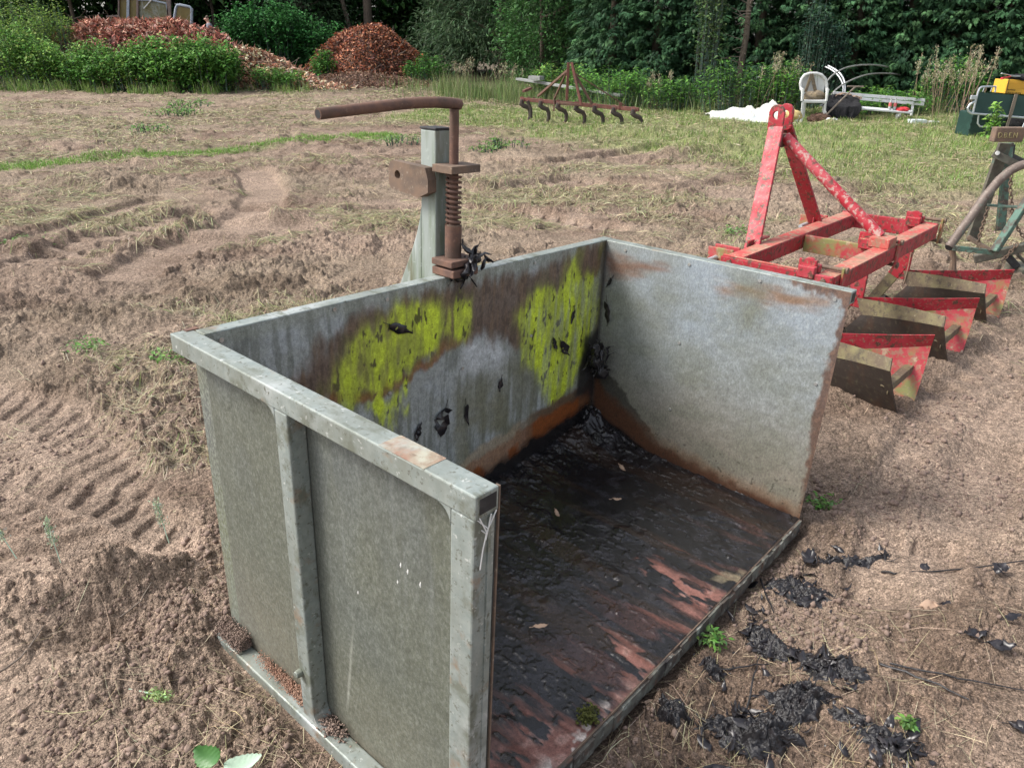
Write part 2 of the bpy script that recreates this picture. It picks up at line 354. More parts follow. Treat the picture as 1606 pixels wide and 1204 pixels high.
def grid_faces(nr, nc, wrap=False):
    i = np.arange(nr-1)[:, None]; j = np.arange(nc if wrap else nc-1)[None, :]; j2 = (j+1) % nc
    return np.stack([(i*nc+j), (i*nc+j2), ((i+1)*nc+j2), ((i+1)*nc+j)], -1).reshape(-1, 4)

def text(name, body, loc, size, m, parent, rot=(math.pi/2, 0, 0), ext=.003, sx=1.):
    c = bpy.data.curves.new(name, 'FONT'); c.body = body; c.size = size; c.extrude = ext
    o = bpy.data.objects.new(name, c); COL.objects.link(o); dg = bpy.context.evaluated_depsgraph_get()
    me = bpy.data.meshes.new_from_object(o.evaluated_get(dg)); bpy.data.objects.remove(o)
    o = link_mesh(name, me, m, parent); o.location = loc; o.rotation_euler = rot; o.scale = (sx, 1, 1); return o
def unit(a): return a/np.maximum(np.linalg.norm(a, axis=-1, keepdims=True), 1e-9)
def leaf_arrays(P, D, Nn, L, W, col, fold=.25):
    """rhombic leaves: base P, direction D, normal Nn, length L, width W (all arrays)"""
    D = unit(D); X = unit(np.cross(D, Nn)); Nn = np.cross(X, D)
    L = L[:, None]; W = W[:, None]
    a = P; b = P+D*L*.42+X*W*.5+Nn*W*fold; c = P+D*L-Nn*L*.12; d = P+D*L*.42-X*W*.5+Nn*W*fold
    V = np.stack([a, b, c, d], 1).reshape(-1, 3); n = len(P)
    F = np.arange(4*n).reshape(n, 4)
    return V, F, np.repeat(col, 4, 0)
def colvar(n, cols, var=.22, hue=.08):
    """random pick between listed colours with brightness variation"""
    c = np.array(cols, float)[rng.integers(0, len(cols), n)]
    return np.clip(c*(1+rng.normal(0, var, (n, 1)))*(1+rng.normal(0, hue, (n, 3))), .004, 1)

# ------------------------------------------------------------------ the transport box frame: local axes u (along back wall), y=-v (towards the open front), w up
BR = Matrix(((0.6639070, -0.7467080, 0.0406767), (0.7465347, 0.6649708, 0.0223558), (-0.0437421, 0.0155244, 0.9989222)))
BO = Vector((-0.7512589, 1.5771148, 0.0534229)); BW, BD, BH = 1.633, .93, .838
_bn = BR.col[2]
def box_uv(x, y):
    dx, dy = x-BO.x, y-BO.y
    return BR[0][0]*dx+BR[1][0]*dy, -(BR[0][1]*dx+BR[1][1]*dy)
def B(u, v, w): return BO+BR @ Vector((u, -v, w))

# ------------------------------------------------------------------ ground height
def gp(*a): return [G(*q)[:2] for q in a]
RUTS = [  # polyline, half width, depth, lug spacing, lug depth, chevron slope
    (gp((30, 425), (86, 402), (200, 366), (299, 338)), .20, .02, .20, .045, .25),
    (gp((200, 432), (258, 400), (359, 367), (405, 330), (415, 300), (395, 270)), .24, .03, 0, 0, 0),
    (gp((0, 392), (90, 362), (180, 335), (240, 318)), .14, .02, 0, 0, 0),
    (gp((-60, 640), (30, 668), (75, 720), (110, 790), (130, 850)), .27, .014, .115, .014, .5),
    (gp((-60, 760), (40, 770), (120, 800), (240, 860)), .16, .014, .12, .018, .4),
    (gp((640, 285), (760, 300), (900, 283), (1040, 300), (1150, 290)), .18, .03, .21, .04, .5),
    (gp((560, 330), (700, 322), (830, 335), (960, 360)), .15, .03, .2, .035, .5),
    (gp((1600, 560), (1500, 640), (1440, 760), (1420, 900)), .16, .008, .17, .012, .4),
    (gp((1606, 640), (1560, 700), (1520, 800)), .12, .012, 0, 0, 0),
    (gp((700, 250), (860, 258), (1050, 236), (1180, 240)), .22, .04, .24, .05, .5),
]
BUMPS = [  # pixel, radius x, radius y, height
    (1445, 588, .10, .045, -.05), (1462, 607, .10, .045, -.05), (1420, 640, .06, .035, -.03), (1500, 590, .05, .03, -.03),
    (150, 935, .22, .12, .05), (60, 955, .25, .13, .05), (215, 905, .14, .09, .04), (180, 985, .12, .10, -.045), (60, 1050, .22, .12, .03),
    (310, 960, .12, .07, .035), (115, 1000, .13, .06, -.03), (250, 1030, .15, .09, .03), (110, 830, .2, .08, .03),
    (60, 172, 1.2, .35, .09), (260, 262, .5, .2, .08), (160, 300, .6, .2, .06), (260, 297, .4, .16, .07), (365, 283, .4, .15, .07), (30, 310, .4, .2, .06),
    (440, 345, .3, .15, .05), (1160, 238, 1.6, .5, .10), (1010, 215, 1.0, .4, .12), (1330, 250, 1.2, .4, .06), (1060, 255, .6, .25, -.06), (1350, 300, .5, .2, .05),
    (1330, 905, .16, .10, -.03), (1420, 980, .2, .13, .025), (1520, 860, .15, .1, -.03), (1300, 1060, .2, .09, .025), (1580, 720, .2, .12, -.04), (1400, 800, .18, .12, .03),
    (1470, 900, .13, .09, .03), (1180, 1010, .12, .08, -.02), (1340, 1150, .15, .08, .02), (1560, 1010, .18, .1, .03), (30, 395, .3, .12, .05), (40, 420, .3, .1, .04),
]
for k in range(8):
    t = k/7; X_, Y_ = 150+150*t, 404-62*t
    BUMPS += [(X_, Y_, .13, .055, -.085+.02*t), (X_+16, Y_+7, .16, .05, .02)]
BUMPS += [(40, 432, .35, .10, .05), (110, 380, .3, .12, .05), (330, 372, .35, .10, .07), (230, 395, .3, .06, .03), (90, 425, .2, .06, -.05), (440, 320, .35, .15, .06), (480, 345, .3, .1, .05), (390, 345, .25, .07, .04)]
BUMPS = [(G(a, b)[0], G(a, b)[1], rx, ry, hh) for a, b, rx, ry, hh in BUMPS]
def Hg(x, y, fine=True):
    x = np.asarray(x, float); y = np.asarray(y, float); r = np.hypot(x, y)
    near = np.exp(-np.maximum(r-12, 0)/8)
    h = .07*(fbm(x*.45+3, y*.45, 3, 11)-.5)*sst(.8, 3, r)+.10*(fbm(x*.16, y*.16, 2, 5)-.5)*sst(3, 9, r)
    cl = fbm(x*3.1, y*3.1, 4, 21)
    cm = sst(.40, .62, fbm(x*.9+7, y*.9-2, 3, 31))
    h = h+(.014+.052*cm)*np.maximum(cl-.47, -.05)*1.6
    h = h+.05*sst(.52, .74, fbm(x*1.15, y*2.0, 3, 77))*sst(2.5, 5, r)*(.4+.6*cm)
    sm = np.zeros_like(h)
    for pts, hw, dep, sp, ld, sl in RUTS:
        pts = [(p[0], p[1]) for p in pts]
        d, sg, al = dpolyline(x, y, pts)
        wob = .03*(fbm(x*4, y*4, 2, 50)-.5)
        m = 1-sst(hw*.8, hw*1.15, d+wob)
        lip = np.exp(-((d-hw*1.35)/(hw*.35))**2)
        h = h+lip*dep*.55*(.4+1.2*fbm(x*6, y*6, 2, 51))
        hr = h*.35-dep
        if sp:
            ph = (al+np.abs(sg)*sl)/sp
            hr = hr-ld*sst(.45, .85, .5+.5*np.sin(2*math.pi*ph+3.2*(fbm(x*3, y*3, 3, 8)-.5)))*sst(.06, .16, np.abs(sg)/hw)*(.35+1.1*fbm(x*2.1, y*2.1, 2, 52))
        h = h*(1-m)+hr*m; sm = np.maximum(sm, m)
    for bx, by, rx, ry, hh in BUMPS:
        q = ((x-bx)/rx)**2+((y-by)/ry)**2
        h = h+hh*np.exp(-q*q*.6)*(.7+.6*fbm(x*7, y*7, 2, 61))
    if fine:
        f1 = fbm(x*11, y*11, 3, 41)-.5; f2 = np.abs(fbm(x*26, y*26, 2, 43)-.5)
        h = h+(1-.75*sm)*near*(.026*f1*(.55+cm)+.018*f2*(.4+cm)+.004*np.exp(-r/4)*(vnoise(x*90, y*90, 45)-.5))
        cq = sst(.38, .68, fbm(x*1.7+3, y*1.7, 3, 47))*(1-.8*sst(.35, .6, x)*sst(2.6, 2.1, y))*(1-.5*sst(2.6, 1.8, r))
        h = h+(1-.85*sm)*((.012+.055*cq)*clods(x, y, 15, 141)*np.exp(-np.maximum(r-9, 0)/5)+(.012+.04*cq)*clods(x, y, 33, 151)*np.exp(-np.maximum(r-4, 0)/3)+.018*clods(x, y, 70, 161)*np.exp(-np.maximum(r-1.5, 0)/1.2)
            +.11*clods(x, y, 4.2, 171)*sst(.46, .66, fbm(x*.8-4, y*.8, 3, 48))*sst(3, 5, r)+.06*clods(x, y, 8, 181)*sst(.40, .62, fbm(x*1.1+14, y*1.1, 3, 49))*sst(1.8, 3.5, r))
    # the box sits slightly sunk and tilted: the soil under it follows its base
    u, v = box_uv(x, y)
    dx = np.maximum(np.maximum(-.06-u, u-BW), 0); dy = np.maximum(np.maximum(-.02-v, v-BD), 0); db = np.hypot(dx, dy)
    zp = BO.z-(_bn.x*(x-BO.x)+_bn.y*(y-BO.y))/_bn.z
    ins = 1-sst(.0, .05, db); w = 1-sst(.05, .75, db)
    h = h*(1-ins)-.02*ins+(zp-.062)*w+.018*np.exp(-((db-.09)/.06)**2)*(fbm(x*5, y*5, 2, 91)-.3)
    # the bank behind the weeds where the person stands
    h = h+1.15*sst(28.5, 31.5, y)*sst(-8.5, -11.5, x)
    h = h-.9*0+.25*sst(20, 40, r)
    return h

# ground sheet: polar grid, fine in front of the camera, coarse elsewhere, out to the horizon
th = np.concatenate([np.linspace(-180, -42, 40, endpoint=False), np.linspace(-42, 42, 1250, endpoint=False), np.linspace(42, 180, 40, endpoint=False)])*math.pi/180
rr = np.concatenate([[.02, .2], np.exp(np.linspace(math.log(.5), math.log(48), 1150)), np.array([55, 70, 100, 160, 260, 420])])
RR, TH = np.meshgrid(rr, th, indexing='ij')
GX, GY = RR*np.sin(TH), RR*np.cos(TH)
GZ = Hg(GX, GY)
cm = sst(.40, .62, fbm(GX*.9+7, GY*.9-2, 3, 31))
tone = fbm(GX*2.3+4, GY*2.3, 4, 71)
LAWN = [(1.2, 12.5), (3.0, 10.5), (4.6, 8.4), (6.2, 7.4), (12, 6.5), (14, 16), (9, 19.5), (4, 20.5), (-2, 21.5), (-2.5, 18), (.2, 14.5)]
lawn = 1-sst(-.6, .7, sdpoly(GX, GY, LAWN)+1.5*(fbm(GX*.8, GY*.8, 3, 81)-.5))
STRIP = [tuple(p) for p in gp((-40, 268), (60, 262), (140, 252), (260, 245), (400, 236), (500, 226), (600, 215))]
dS, sgS, alS = dpolyline(GX, GY, STRIP)
strip = (1-sst(.12, .5, dS+.5*(fbm(GX*1.6, GY*1.6, 3, 83)-.5)))*sst(.25, .5, fbm(GX*.8, GY*.8, 2, 84)+.15)
mat_ = sst(.42, .66, fbm(GX*.55+9, GY*.8, 4, 33)+.10*sst(9, 20, RR))*sst(1.5, 6, RR)
def mixn(a, b, t): return a*(1-t[..., None])+np.array(b)*t[..., None]
gc = np.ones(GX.shape+(3,))*np.array((.272, .202, .153))
gc = mixn(gc, (.175, .122, .09), sst(.45, .68, tone)*.8)
gc = mixn(gc, (.34, .256, .196), sst(.55, .7, fbm(GX*.7, GY*.7+5, 3, 72))*(1-cm)*.7)
gsm = np.zeros(GX.shape)
for pts, hw, dep, sp, ld, sl in RUTS:
    dd_, _, _ = dpolyline(GX, GY, [(p[0], p[1]) for p in pts]); gsm = np.maximum(gsm, 1-sst(hw*.7, hw*1.2, dd_))
gc = mixn(gc, (.365, .275, .212), gsm*.65*sst(.3, .6, fbm(GX*3, GY*3, 3, 74)+.12))
gc = mixn(gc, (.28, .24, .165), mat_*.3*(1-gsm))
gc = mixn(gc, (.23, .27, .105), lawn*.75)
gc = mixn(gc, (.16, .21, .07), np.clip(strip, 0, 1)*.6)
gc = mixn(gc, (.10, .085, .055), sst(24, 30, GY)*.8)
ground = np_mesh('ground', np.stack([GX, GY, GZ], -1).reshape(-1, 3), grid_faces(len(rr), len(th), True), 'soil', col=gc.reshape(-1, 3), smooth=True)
tag(ground, 'bare brown field soil with tyre ruts and cut grass', kind='structure')

# ================================================================== TRANSPORT BOX
box = empty('transport_box', label='open fronted galvanised tractor transport box with black muck and yellow green algae inside', cat='transport box')
box.matrix_world = Matrix.Translation(BO) @ BR.to_4x4()
def panel(name, n1, n2, s1, s2, fpos, colf, m, inv=False, disp=None, thick=None):
    a = np.linspace(0, s1, n1); b = np.linspace(s2[0], s2[1], n2); A, Bq = np.meshgrid(a, b, indexing='ij')
    col, wet = colf(A, Bq)
    V = np.stack(fpos(A, Bq, disp(A, Bq, wet) if disp is not None else 0*A), -1).reshape(-1, 3)
    F = grid_faces(n1, n2)
    o = np_mesh(name, V, F[:, ::-1] if inv else F, m, box, col=np.clip(col.reshape(-1, 3), .003, 1), attrs={'wet': wet.reshape(-1)}, smooth=True)
    return o
def blend(c, colr, t): return c*(1-t[..., None])+np.array(colr)*t[..., None]
def pm(a, b, poly, soft=.02, amp=.05, sc=(9, 9), seed=1, octv=4):
    d = sdpoly(a, b, poly)+amp*(fbm(a*sc[0], b*sc[1], octv, seed)-.5)*2
    return 1-sst(-soft, soft, d)
MOSS1 = [(.345, .60), (.372, .653), (.41, .702), (.47, .725), (.548, .752), (.628, .764), (.705, .77), (.776, .745), (.79, .67), (.74, .632), (.686, .611), (.625, .592), (.574, .565), (.516, .547), (.462, .56), (.411, .575)]
MOSS1B = [(.803, .73), (.831, .77), (.869, .735), (.861, .653), (.814, .643)]
MOSS2 = [(1.136, .629), (1.213, .69), (1.334, .70), (1.441, .775), (1.489, .72), (1.589, .70), (1.6, .52), (1.54, .41), (1.469, .29), (1.379, .23), (1.322, .27), (1.26, .40), (1.169, .48)]
MOSS3 = [(.374, .584), (.429, .577), (.423, .53), (.385, .51)]
MOSS4 = [(.475, .505), (.598, .529), (.578, .384), (.513, .443)]
ZB = [(.863, .587), (.932, .615), (1.028, .584), (1.075, .517), (1.056, .466), (.957, .485), (.874, .516)]
RUP = [(.30, .73), (.378, .766), (.488, .80), (.605, .808), (.757, .80), (.906, .808), (1.07, .79), (1.25, .80), (1.64, .838), (1.64, .70), (1.43, .70), (1.136, .629), (1.155, .512), (1.062, .552), (.932, .622), (.776, .615), (.573, .535), (.477, .54), (.359, .56), (.25, .55), (.20, .62)]
def back_col(u, w):
    n1 = fbm(u*14, w*14, 4, 101); n2 = fbm(u*60, w*60, 3, 102); st = fbm(u*55, w*5, 4, 103); st2 = fbm(u*22, w*2.5, 3, 104)
    c = np.ones(u.shape+(3,))*np.array((.33, .355, .34))
    c = blend(c, (.41, .445, .455), sst(.45, .7, n1)*.8); c = blend(c, (.15, .165, .14), sst(.5, .72, st)*.6)
    c = blend(c, (.20, .195, .12), sst(.42, .7, fbm(u*7, w*7, 3, 105))*sst(.62, .3, w)*.75)
    c = blend(c, (.15, .15, .09), sst(.45, .65, st2)*sst(.7, 1.3, u)*sst(.62, .4, w)*.7)
    c = blend(c, (.56, .59, .60), pm(u, w, ZB, .04, .05, (16, 10), 111)*(.55+.45*sst(.3, .6, n2)))
    c = blend(c, (.28, .30, .25), sst(.79, .82, w)*.6)
    rp = pm(u, w, RUP, .028, .04, (26, 9), 112)
    c = blend(c, (.135, .085, .058), rp*(.80+.2*n1)); c = blend(c, (.20, .135, .085), rp*sst(.5, .68, st)*.6)
    c = blend(c, (.085, .06, .045), rp*sst(.5, .7, fbm(u*80, w*30, 3, 113))*.6)
    c = blend(c, (.23, .095, .035), (1-sst(.004, .026, np.abs(sdpoly(u, w, RUP)+.03*(fbm(u*26, w*12, 4, 112)-.5)*2)))*sst(.68, .6, w)*sst(.95, .75, u)*.85)
    gl = rp*sst(.52, .66, fbm(u*9, w*5, 3, 114))*sst(1.15, 1.5, u); c = blend(c, (.17, .17, .05), gl*.8)
    ms = 0
    for P, sd in ((MOSS1, 121), (MOSS1B, 122), (MOSS2, 123)):
        ms = np.maximum(ms, pm(u, w, P, .065, .05, (24, 6), sd, 5))
    ms = np.clip(ms*1.7, 0, 1)**1.2*(.62+.38*sst(.30, .58, fbm(u*62, w*7, 4, 126)))*(.75+.25*sst(.3, .6, fbm(u*11, w*9, 3, 134)))
    ms4 = np.maximum(pm(u, w, MOSS3, .02, .03, (30, 12), 124)*.9, pm(u, w, MOSS4, .03, .06, (26, 8), 125)*sst(.45, .6, fbm(u*18, w*6, 3, 127)))
    ms = np.maximum(ms, ms4)
    speck = sst(.68, .74, fbm(u*75, w*30, 3, 128))
    mc = np.ones_like(c)*np.array((.60, .73, .05)); mc = blend(mc, (.42, .50, .055), sst(.4, .7, fbm(u*30, w*8, 3, 129))); mc = blend(mc, (.06, .055, .02), speck*.9)
    mc = blend(mc, (.26, .27, .06), (1-sst(.15, .7, ms))*.8)
    c = c*(1-ms[..., None])+mc*ms[..., None]
    base = np.interp(u, [0, .82, .95, 1.08, 1.18, 1.29, 1.44, 1.633], [.05, .135, .165, .172, .19, .205, .215, .25])+.02*(fbm(u*20, w*20, 3, 130)-.5)*2
    tan = 1-sst(.0, .03, w-base-.005); c = blend(c, (.36, .29, .2), tan*.8*sst(1.35, 1.1, u)); c = blend(c, (.15, .10, .06), tan*sst(1.1, 1.3, u))
    rb = 1-sst(-.012, .012, w-base+.018); c = blend(c, (.25, .075, .02), rb*(.5+.5*sst(.4, .6, n1)))
    bl = 1-sst(-.03, .03, w-base+.085+.03*(n1-.5)); c = blend(c, (.012, .011, .012), bl)
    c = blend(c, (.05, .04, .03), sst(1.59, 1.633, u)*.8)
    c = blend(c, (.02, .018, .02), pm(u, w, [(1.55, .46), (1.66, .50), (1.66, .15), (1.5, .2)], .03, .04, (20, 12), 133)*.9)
    # dark runs under the latch
    c = blend(c, (.075, .055, .045), (1-sst(.012, .035, np.abs(u-.83+.012*(st2-.5))))*sst(.70, .8, w)*.8)
    return c, np.clip(bl*.9+rb*.3, 0, 1)
def right_col(v, w):
    n1 = fbm(v*9, w*9, 4, 201); n2 = fbm(v*70, w*70, 3, 202); n3 = fbm(v*4, w*3, 3, 203)
    c = np.ones(v.shape+(3,))*np.array((.26, .285, .285))
    c = blend(c, (.30, .355, .42), sst(.35, .7, n1*.5+.5*sst(.3, .8, w))*.6*sst(.0, .25, v)); c = blend(c, (.205, .215, .19), sst(.35, .75, n3)*.5)
    c = blend(c, (.36, .395, .405), sst(.5, .75, n2)*.5*sst(.2, .6, v)); c = blend(c, (.27, .225, .16), sst(.5, .08, w)*.75)
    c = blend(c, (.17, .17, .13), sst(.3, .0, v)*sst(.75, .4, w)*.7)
    c = blend(c, (.17, .18, .135), sst(.3, .75, fbm(v*7, w*16, 3, 204))*.4)
    for P, cc, sd in (([(.0, .79), (.13, .782), (.27, .782), (.15, .735), (.02, .70)], (.19, .095, .06), 205), ([(.48, .775), (.626, .79), (.86, .79), (.76, .755), (.613, .75), (.51, .75)], (.22, .12, .06), 206)):
        c = blend(c, cc, pm(v, w, P, .035, .035, (12, 40), sd)*.85)
    c = blend(c, (.13, .13, .07), pm(v, w, [(.56, .80), (.68, .80), (.66, .66), (.6, .62)], .05, .05, (20, 10), 207)*.55)
    red = [(.70, .85), (.74, .828), (.80, .815), (.86, .812), (.90, .805), (.918, .775), (.910, .657), (.903, .52), (.899, .386), (.908, .27), (.919, .15), (.924, .0), (.97, .0), (.97, .86)]
    re = pm(v, w, red, .010, .016, (60, 40), 208); c = blend(c, (.115, .066, .048), re*.92); c = blend(c, (.22, .13, .09), re*sst(.5, .66, n2)*.45)
    base = np.interp(v, [0, .067, .146, .241, .334, .443, .535, .641, .744, .93], [.30, .215, .175, .115, .07, .05, .04, .035, .03, .012])+.02*(fbm(v*24, w*24, 3, 210)-.5)*2
    c = blend(c, (.05, .048, .04), (1-sst(.0, .02, w-base-np.interp(v, [0, .2, .35, 1], [.10, .05, .0, -.05])+.02*(fbm(v*40, w*40, 3, 214)-.5)*2))*.85)
    tan = 1-sst(.0, .05, w-base-.01); c = blend(c, (.27, .165, .10), tan*.6*sst(.1, .4, v))
    br = 1-sst(-.02, .03, w-base); c = blend(c, (.105, .048, .026), br); bl = 1-sst(-.02, .012, w-base*.55+.012); c = blend(c, (.012, .011, .012), bl)
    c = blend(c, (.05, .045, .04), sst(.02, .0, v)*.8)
    c = blend(c, (.03, .025, .02), (sst(.79, .82, fbm(v*80, w*80, 2, 211))*sst(.3, .05, w)*.6))
    return c, np.clip(bl*.9+br*.25, 0, 1)
RED1 = [(1.015, .65), (1.053, .70), (1.03, .80), (1.03, .93), (.921, .93), (.901, .873), (.945, .767)]
RED2 = [(.656, .792), (.672, .84), (.669, .94), (.566, .94), (.573, .831)]
RED3 = [(.0, .80), (.2, .80), (.303, .74), (.335, .80), (.36, .90), (.40, .925), (.55, .915), (.64, .921), (.64, .95), (0, .95)]
TAN = [(1.093, .858), (1.173, .877), (1.178, .95), (1.048, .95)]
def floor_parts(u, v):
    st = fbm(u*38, v*3.2, 4, 301); st2 = fbm(u*14, v*1.6+3, 3, 302); n = fbm(u*26, v*26, 4, 303); cl = fbm(u*9, v*9, 4, 304)
    wear = sst(.35, 1.0, v)*.15+sst(.9, .1, u)*.13-.05*sst(1.0, 1.5, u)
    red = sst(.74, .82, st*.5+st2*.5+wear)*.75*sst(.55, .9, v)
    for P, sd in ((RED1, 305), (RED2, 306), (RED3, 307)): red = np.maximum(red, pm(u, v, P, .03, .05, (34, 7), sd))
    red = red*(1-sst(.47, .56, fbm(u*34, v*12, 4, 308)-.10*sst(.85, .95, v)))
    return st, st2, n, cl, red
def floor_col(u, v):
    st, st2, n, cl, red = floor_parts(u, v)
    c = np.ones(u.shape+(3,))*np.array((.010, .0095, .011)); c = blend(c, (.026, .025, .030), sst(.5, .7, n)*.7)
    c = blend(c, (.030, .019, .014), sst(.55, .70, st2)*.6)
    c = blend(c, (.07, .032, .026), sst(.54, .68, fbm(u*20, v*4, 3, 311))*sst(.55, .95, v)*.6)
    rc = np.ones_like(c)*np.array((.21, .095, .075)); rc = blend(rc, (.34, .20, .165), sst(.5, .7, n)*(.35+.65*sst(.72, .9, v))); rc = blend(rc, (.12, .045, .032), sst(.45, .65, st)*.8)
    c = c*(1-red[..., None])+rc*red[..., None]
    t = pm(u, v, TAN, .03, .05, (30, 12), 309)*sst(.38, .6, n); c = blend(c, (.20, .165, .10), t*.8)
    wh = sst(.60, .66, fbm(u*22, v*22, 3, 312))*sst(.88, .93, v)*sst(.6, .4, u); c = blend(c, (.55, .5, .45), wh*.8)
    return c, np.clip((1-red)*(1-t)*(.78+.22*sst(.95, .55, v)+.4*(n-.5)), 0, 1)
def floor_disp(u, v, wet):
    st, st2, n, cl, red = floor_parts(u, v)
    corner = np.exp(-((1.633-u)**2+v*v)/.16**2)*.075+np.exp(-(v/.12)**2)*.028*sst(.3, 1.2, u)+np.exp(-((1.633-u)/.07)**2)*.018*sst(.9, .2, v)
    lump = sst(.56, .78, cl)*.006+sst(.55, .75, fbm(u*55, v*40, 4, 313))*.0030+.0012*fbm(u*110, v*80, 2, 314)
    flat = sst(.25, .1, np.hypot((u-1.25)/1.3, v-.32))         # the smooth wet pool near the back
    return (1-red)*(lump*(1-.8*flat)+.0008)+corner*(.7+.6*n)
fl = panel('floor', 560, 320, BW, (0, BD), lambda a, b, d: (a, -b, d), floor_col, 'floor_in', inv=True, disp=floor_disp)
pb = panel('back_panel', 620, 320, BW, (-.03, BH-.001), lambda a, b, d: (a, 0*a, b), back_col, 'wall_in')
pr = panel('right_panel', 360, 320, BD, (-.03, BH-.001), lambda a, b, d: (0*a+BW, -a, b), right_col, 'wall_in')
def left_col(v, w):
    n1 = fbm(v*9, w*9, 4, 401); c = np.ones(v.shape+(3,))*np.array((.24, .26, .26)); c = blend(c, (.14, .1, .07), sst(.45, .65, n1)*.6)
    c = blend(c, (.012, .011, .012), sst(.16, .08, w+.04*n1)); return c, sst(.16, .08, w)
panel('left_panel_lining', 200, 180, BD, (-.03, BH-.001), lambda a, b, d: (0*a, -a, b), left_col, 'wall_in', inv=True)
# outer skins behind the linings (4 mm away so that no faces meet)
def outer_col(v, w):
    n1 = fbm(v*5, w*4, 4, 421); n2 = fbm(v*2.3+4, w*2.0, 3, 422); st = fbm(v*60, w*4, 4, 423); sp = fbm(v*190+w*25, w*150, 3, 424, .7)
    c = np.ones(v.shape+(3,))*np.array((.112, .126, .115))
    c = blend(c, (.165, .19, .20), sst(.3, .7, n1)*sst(.3, .75, w)*.8); c = blend(c, (.120, .127, .092), sst(.36, .66, n2)*.7)
    c = blend(c, (.19, .175, .13), sst(.38, .02, w)*sst(.55, .2, v)*.6); c = blend(c, (.175, .17, .125), sst(.3, .0, w)*sst(.3, .6, v)*.5)
    c = blend(c, (.11, .125, .13), sst(.45, .7, fbm(v*7, w*3.2, 3, 425))*sst(.35, .8, w)*.6)
    c = blend(c, (.235, .255, .235), sst(.42, .85, sp)*.36); c = blend(c, (.075, .08, .068), sst(.42, .85, 1-sp)*.36)
    c = blend(c, (.24, .26, .25), sst(.60, .8, st)*.18*sst(.2, .5, w)); c = blend(c, (.105, .11, .09), sst(.58, .8, fbm(v*30, w*3, 4, 426))*.3)
    sc = np.abs((v-.50)-.16*(w-.1)); c = blend(c, (.30, .31, .27), (1-sst(.002, .009, sc+.004*n1))*sst(.36, .2, w)*sst(.02, .1, w)*.7)
    c = blend(c, (.10, .085, .06), sst(.03, -.04, w+.03*n1)*.7); c = blend(c, (.11, .12, .10), (1-sst(.0, .03, np.abs(v-.42)))*.6+(1-sst(.0, .02, np.abs(w-.79)))*.5)
    return c, 0*v
ob_ = panel('left_panel', 420, 360, BD, (-.075, BH-.002), lambda a, b, d: (0*a-.0062-.0025*np.sin(math.pi*np.clip((a-.41)/.47, 0, 1))*np.sin(math.pi*np.clip(b/.8, 0, 1)), -a, b), outer_col, 'wall_in')
MB().box((-.0058, .0, -.075), (-.003, .05, BH-.002)).build('back_flange', 'zinc_out', box)
MB().box((-.002, .003, -.06), (BW+.002, .006, BH-.002)).build('back_outer_panel', 'zinc_out', box)
MB().box((BW+.003, -BD+.002, -.06), (BW+.006, .004, BH-.002)).build('right_outer_panel', 'zinc_out', box)
# left side frame: one comb shaped pressing with rounded inner corners
def rounded(poly, rad, n=5):
    out = []; k = len(poly)
    for i, p in enumerate(poly):
        r = rad[i]
        if not r: out.append(p); continue
        a = Vector(poly[i-1])-Vector(p); b = Vector(poly[(i+1) % k])-Vector(p); a.normalize(); b.normalize()
        P0 = Vector(p)+a*r; P1 = Vector(p)+b*r
        for t in range(n+1):
            s = t/n; q = P0*(1-s)**2+Vector(p)*2*s*(1-s)+P1*s*s; out.append((q.x, q.y))
    return out
comb = [(-.05, .794), (.366, .794), (.366, -.035), (-.085, -.06), (-.085, -.115), (.935, -.10), (.935, .794)]
fr = [(-.02, .794), (.366, .794), (.366, -.033), (-.02, -.05), (-.09, -.055), (-.09, -.10), (.93, -.10), (.93, .793), (.874, .7935), (.874, -.028), (.414, -.03), (.414, .7935), (.93, .7932)]
# mid post, front post and bottom rail as separate members, corner fillets rounded
def lbar(name, v0, v1, w0, w1, u0=-.052, u1=-.0065, bev=.004): return MB().box((u0, -v1, w0), (u1, -v0, w1)).build(name, 'zinc_rail', box, bevel=bev)
lbar('side_post', .366, .412, -.032, .7945, -.05); lbar('side_post', .876, .93, -.032, .7945, -.05)
MB().bar((-.03, .085, -.083), (-.03, -.935, -.058), .046, .05).build('bottom_rail', 'zinc_rail', box, bevel=.004)
MB().box((-.052, -.934, .795), (.0, .062, .8395)).build('top_rail', 'zinc_rail', box, bevel=.003)
for (v, w, sv, sw) in ((.366, .7945, -1, -1), (.876, .7945, -1, -1), (.876, -.034, -1, 1), (.412, -.036, 1, 1)):
    pts = [(0, 0)]+[(.035*(1-math.sin(t*math.pi/12)), .035*(1-math.cos(t*math.pi/12))) for t in range(7)]
    MB().prism([(v+sv*p, w+sw*q) for p, q in pts], (0, -1, 0), (0, 0, 1), (-.0495, 0, 0), (.042, 0, 0)).build('corner_fillet', 'zinc_rail', box)
MB().box((-.044, -.9345, .804), (-.006, -.92, .832)).build('rail_bore_shade', 'dark_gap', box)  # dark plug on the solid rail end, painted for the shade of a hollow
MB().box((.0005, -.9335, -.03), (.004, -.925, .838)).build('edge_strip', 'rust_brown', box)
MB().box((-.020, -.9325, -.03), (-.0065, -.926, .79)).build('edge_lip', 'zinc_rail', box)
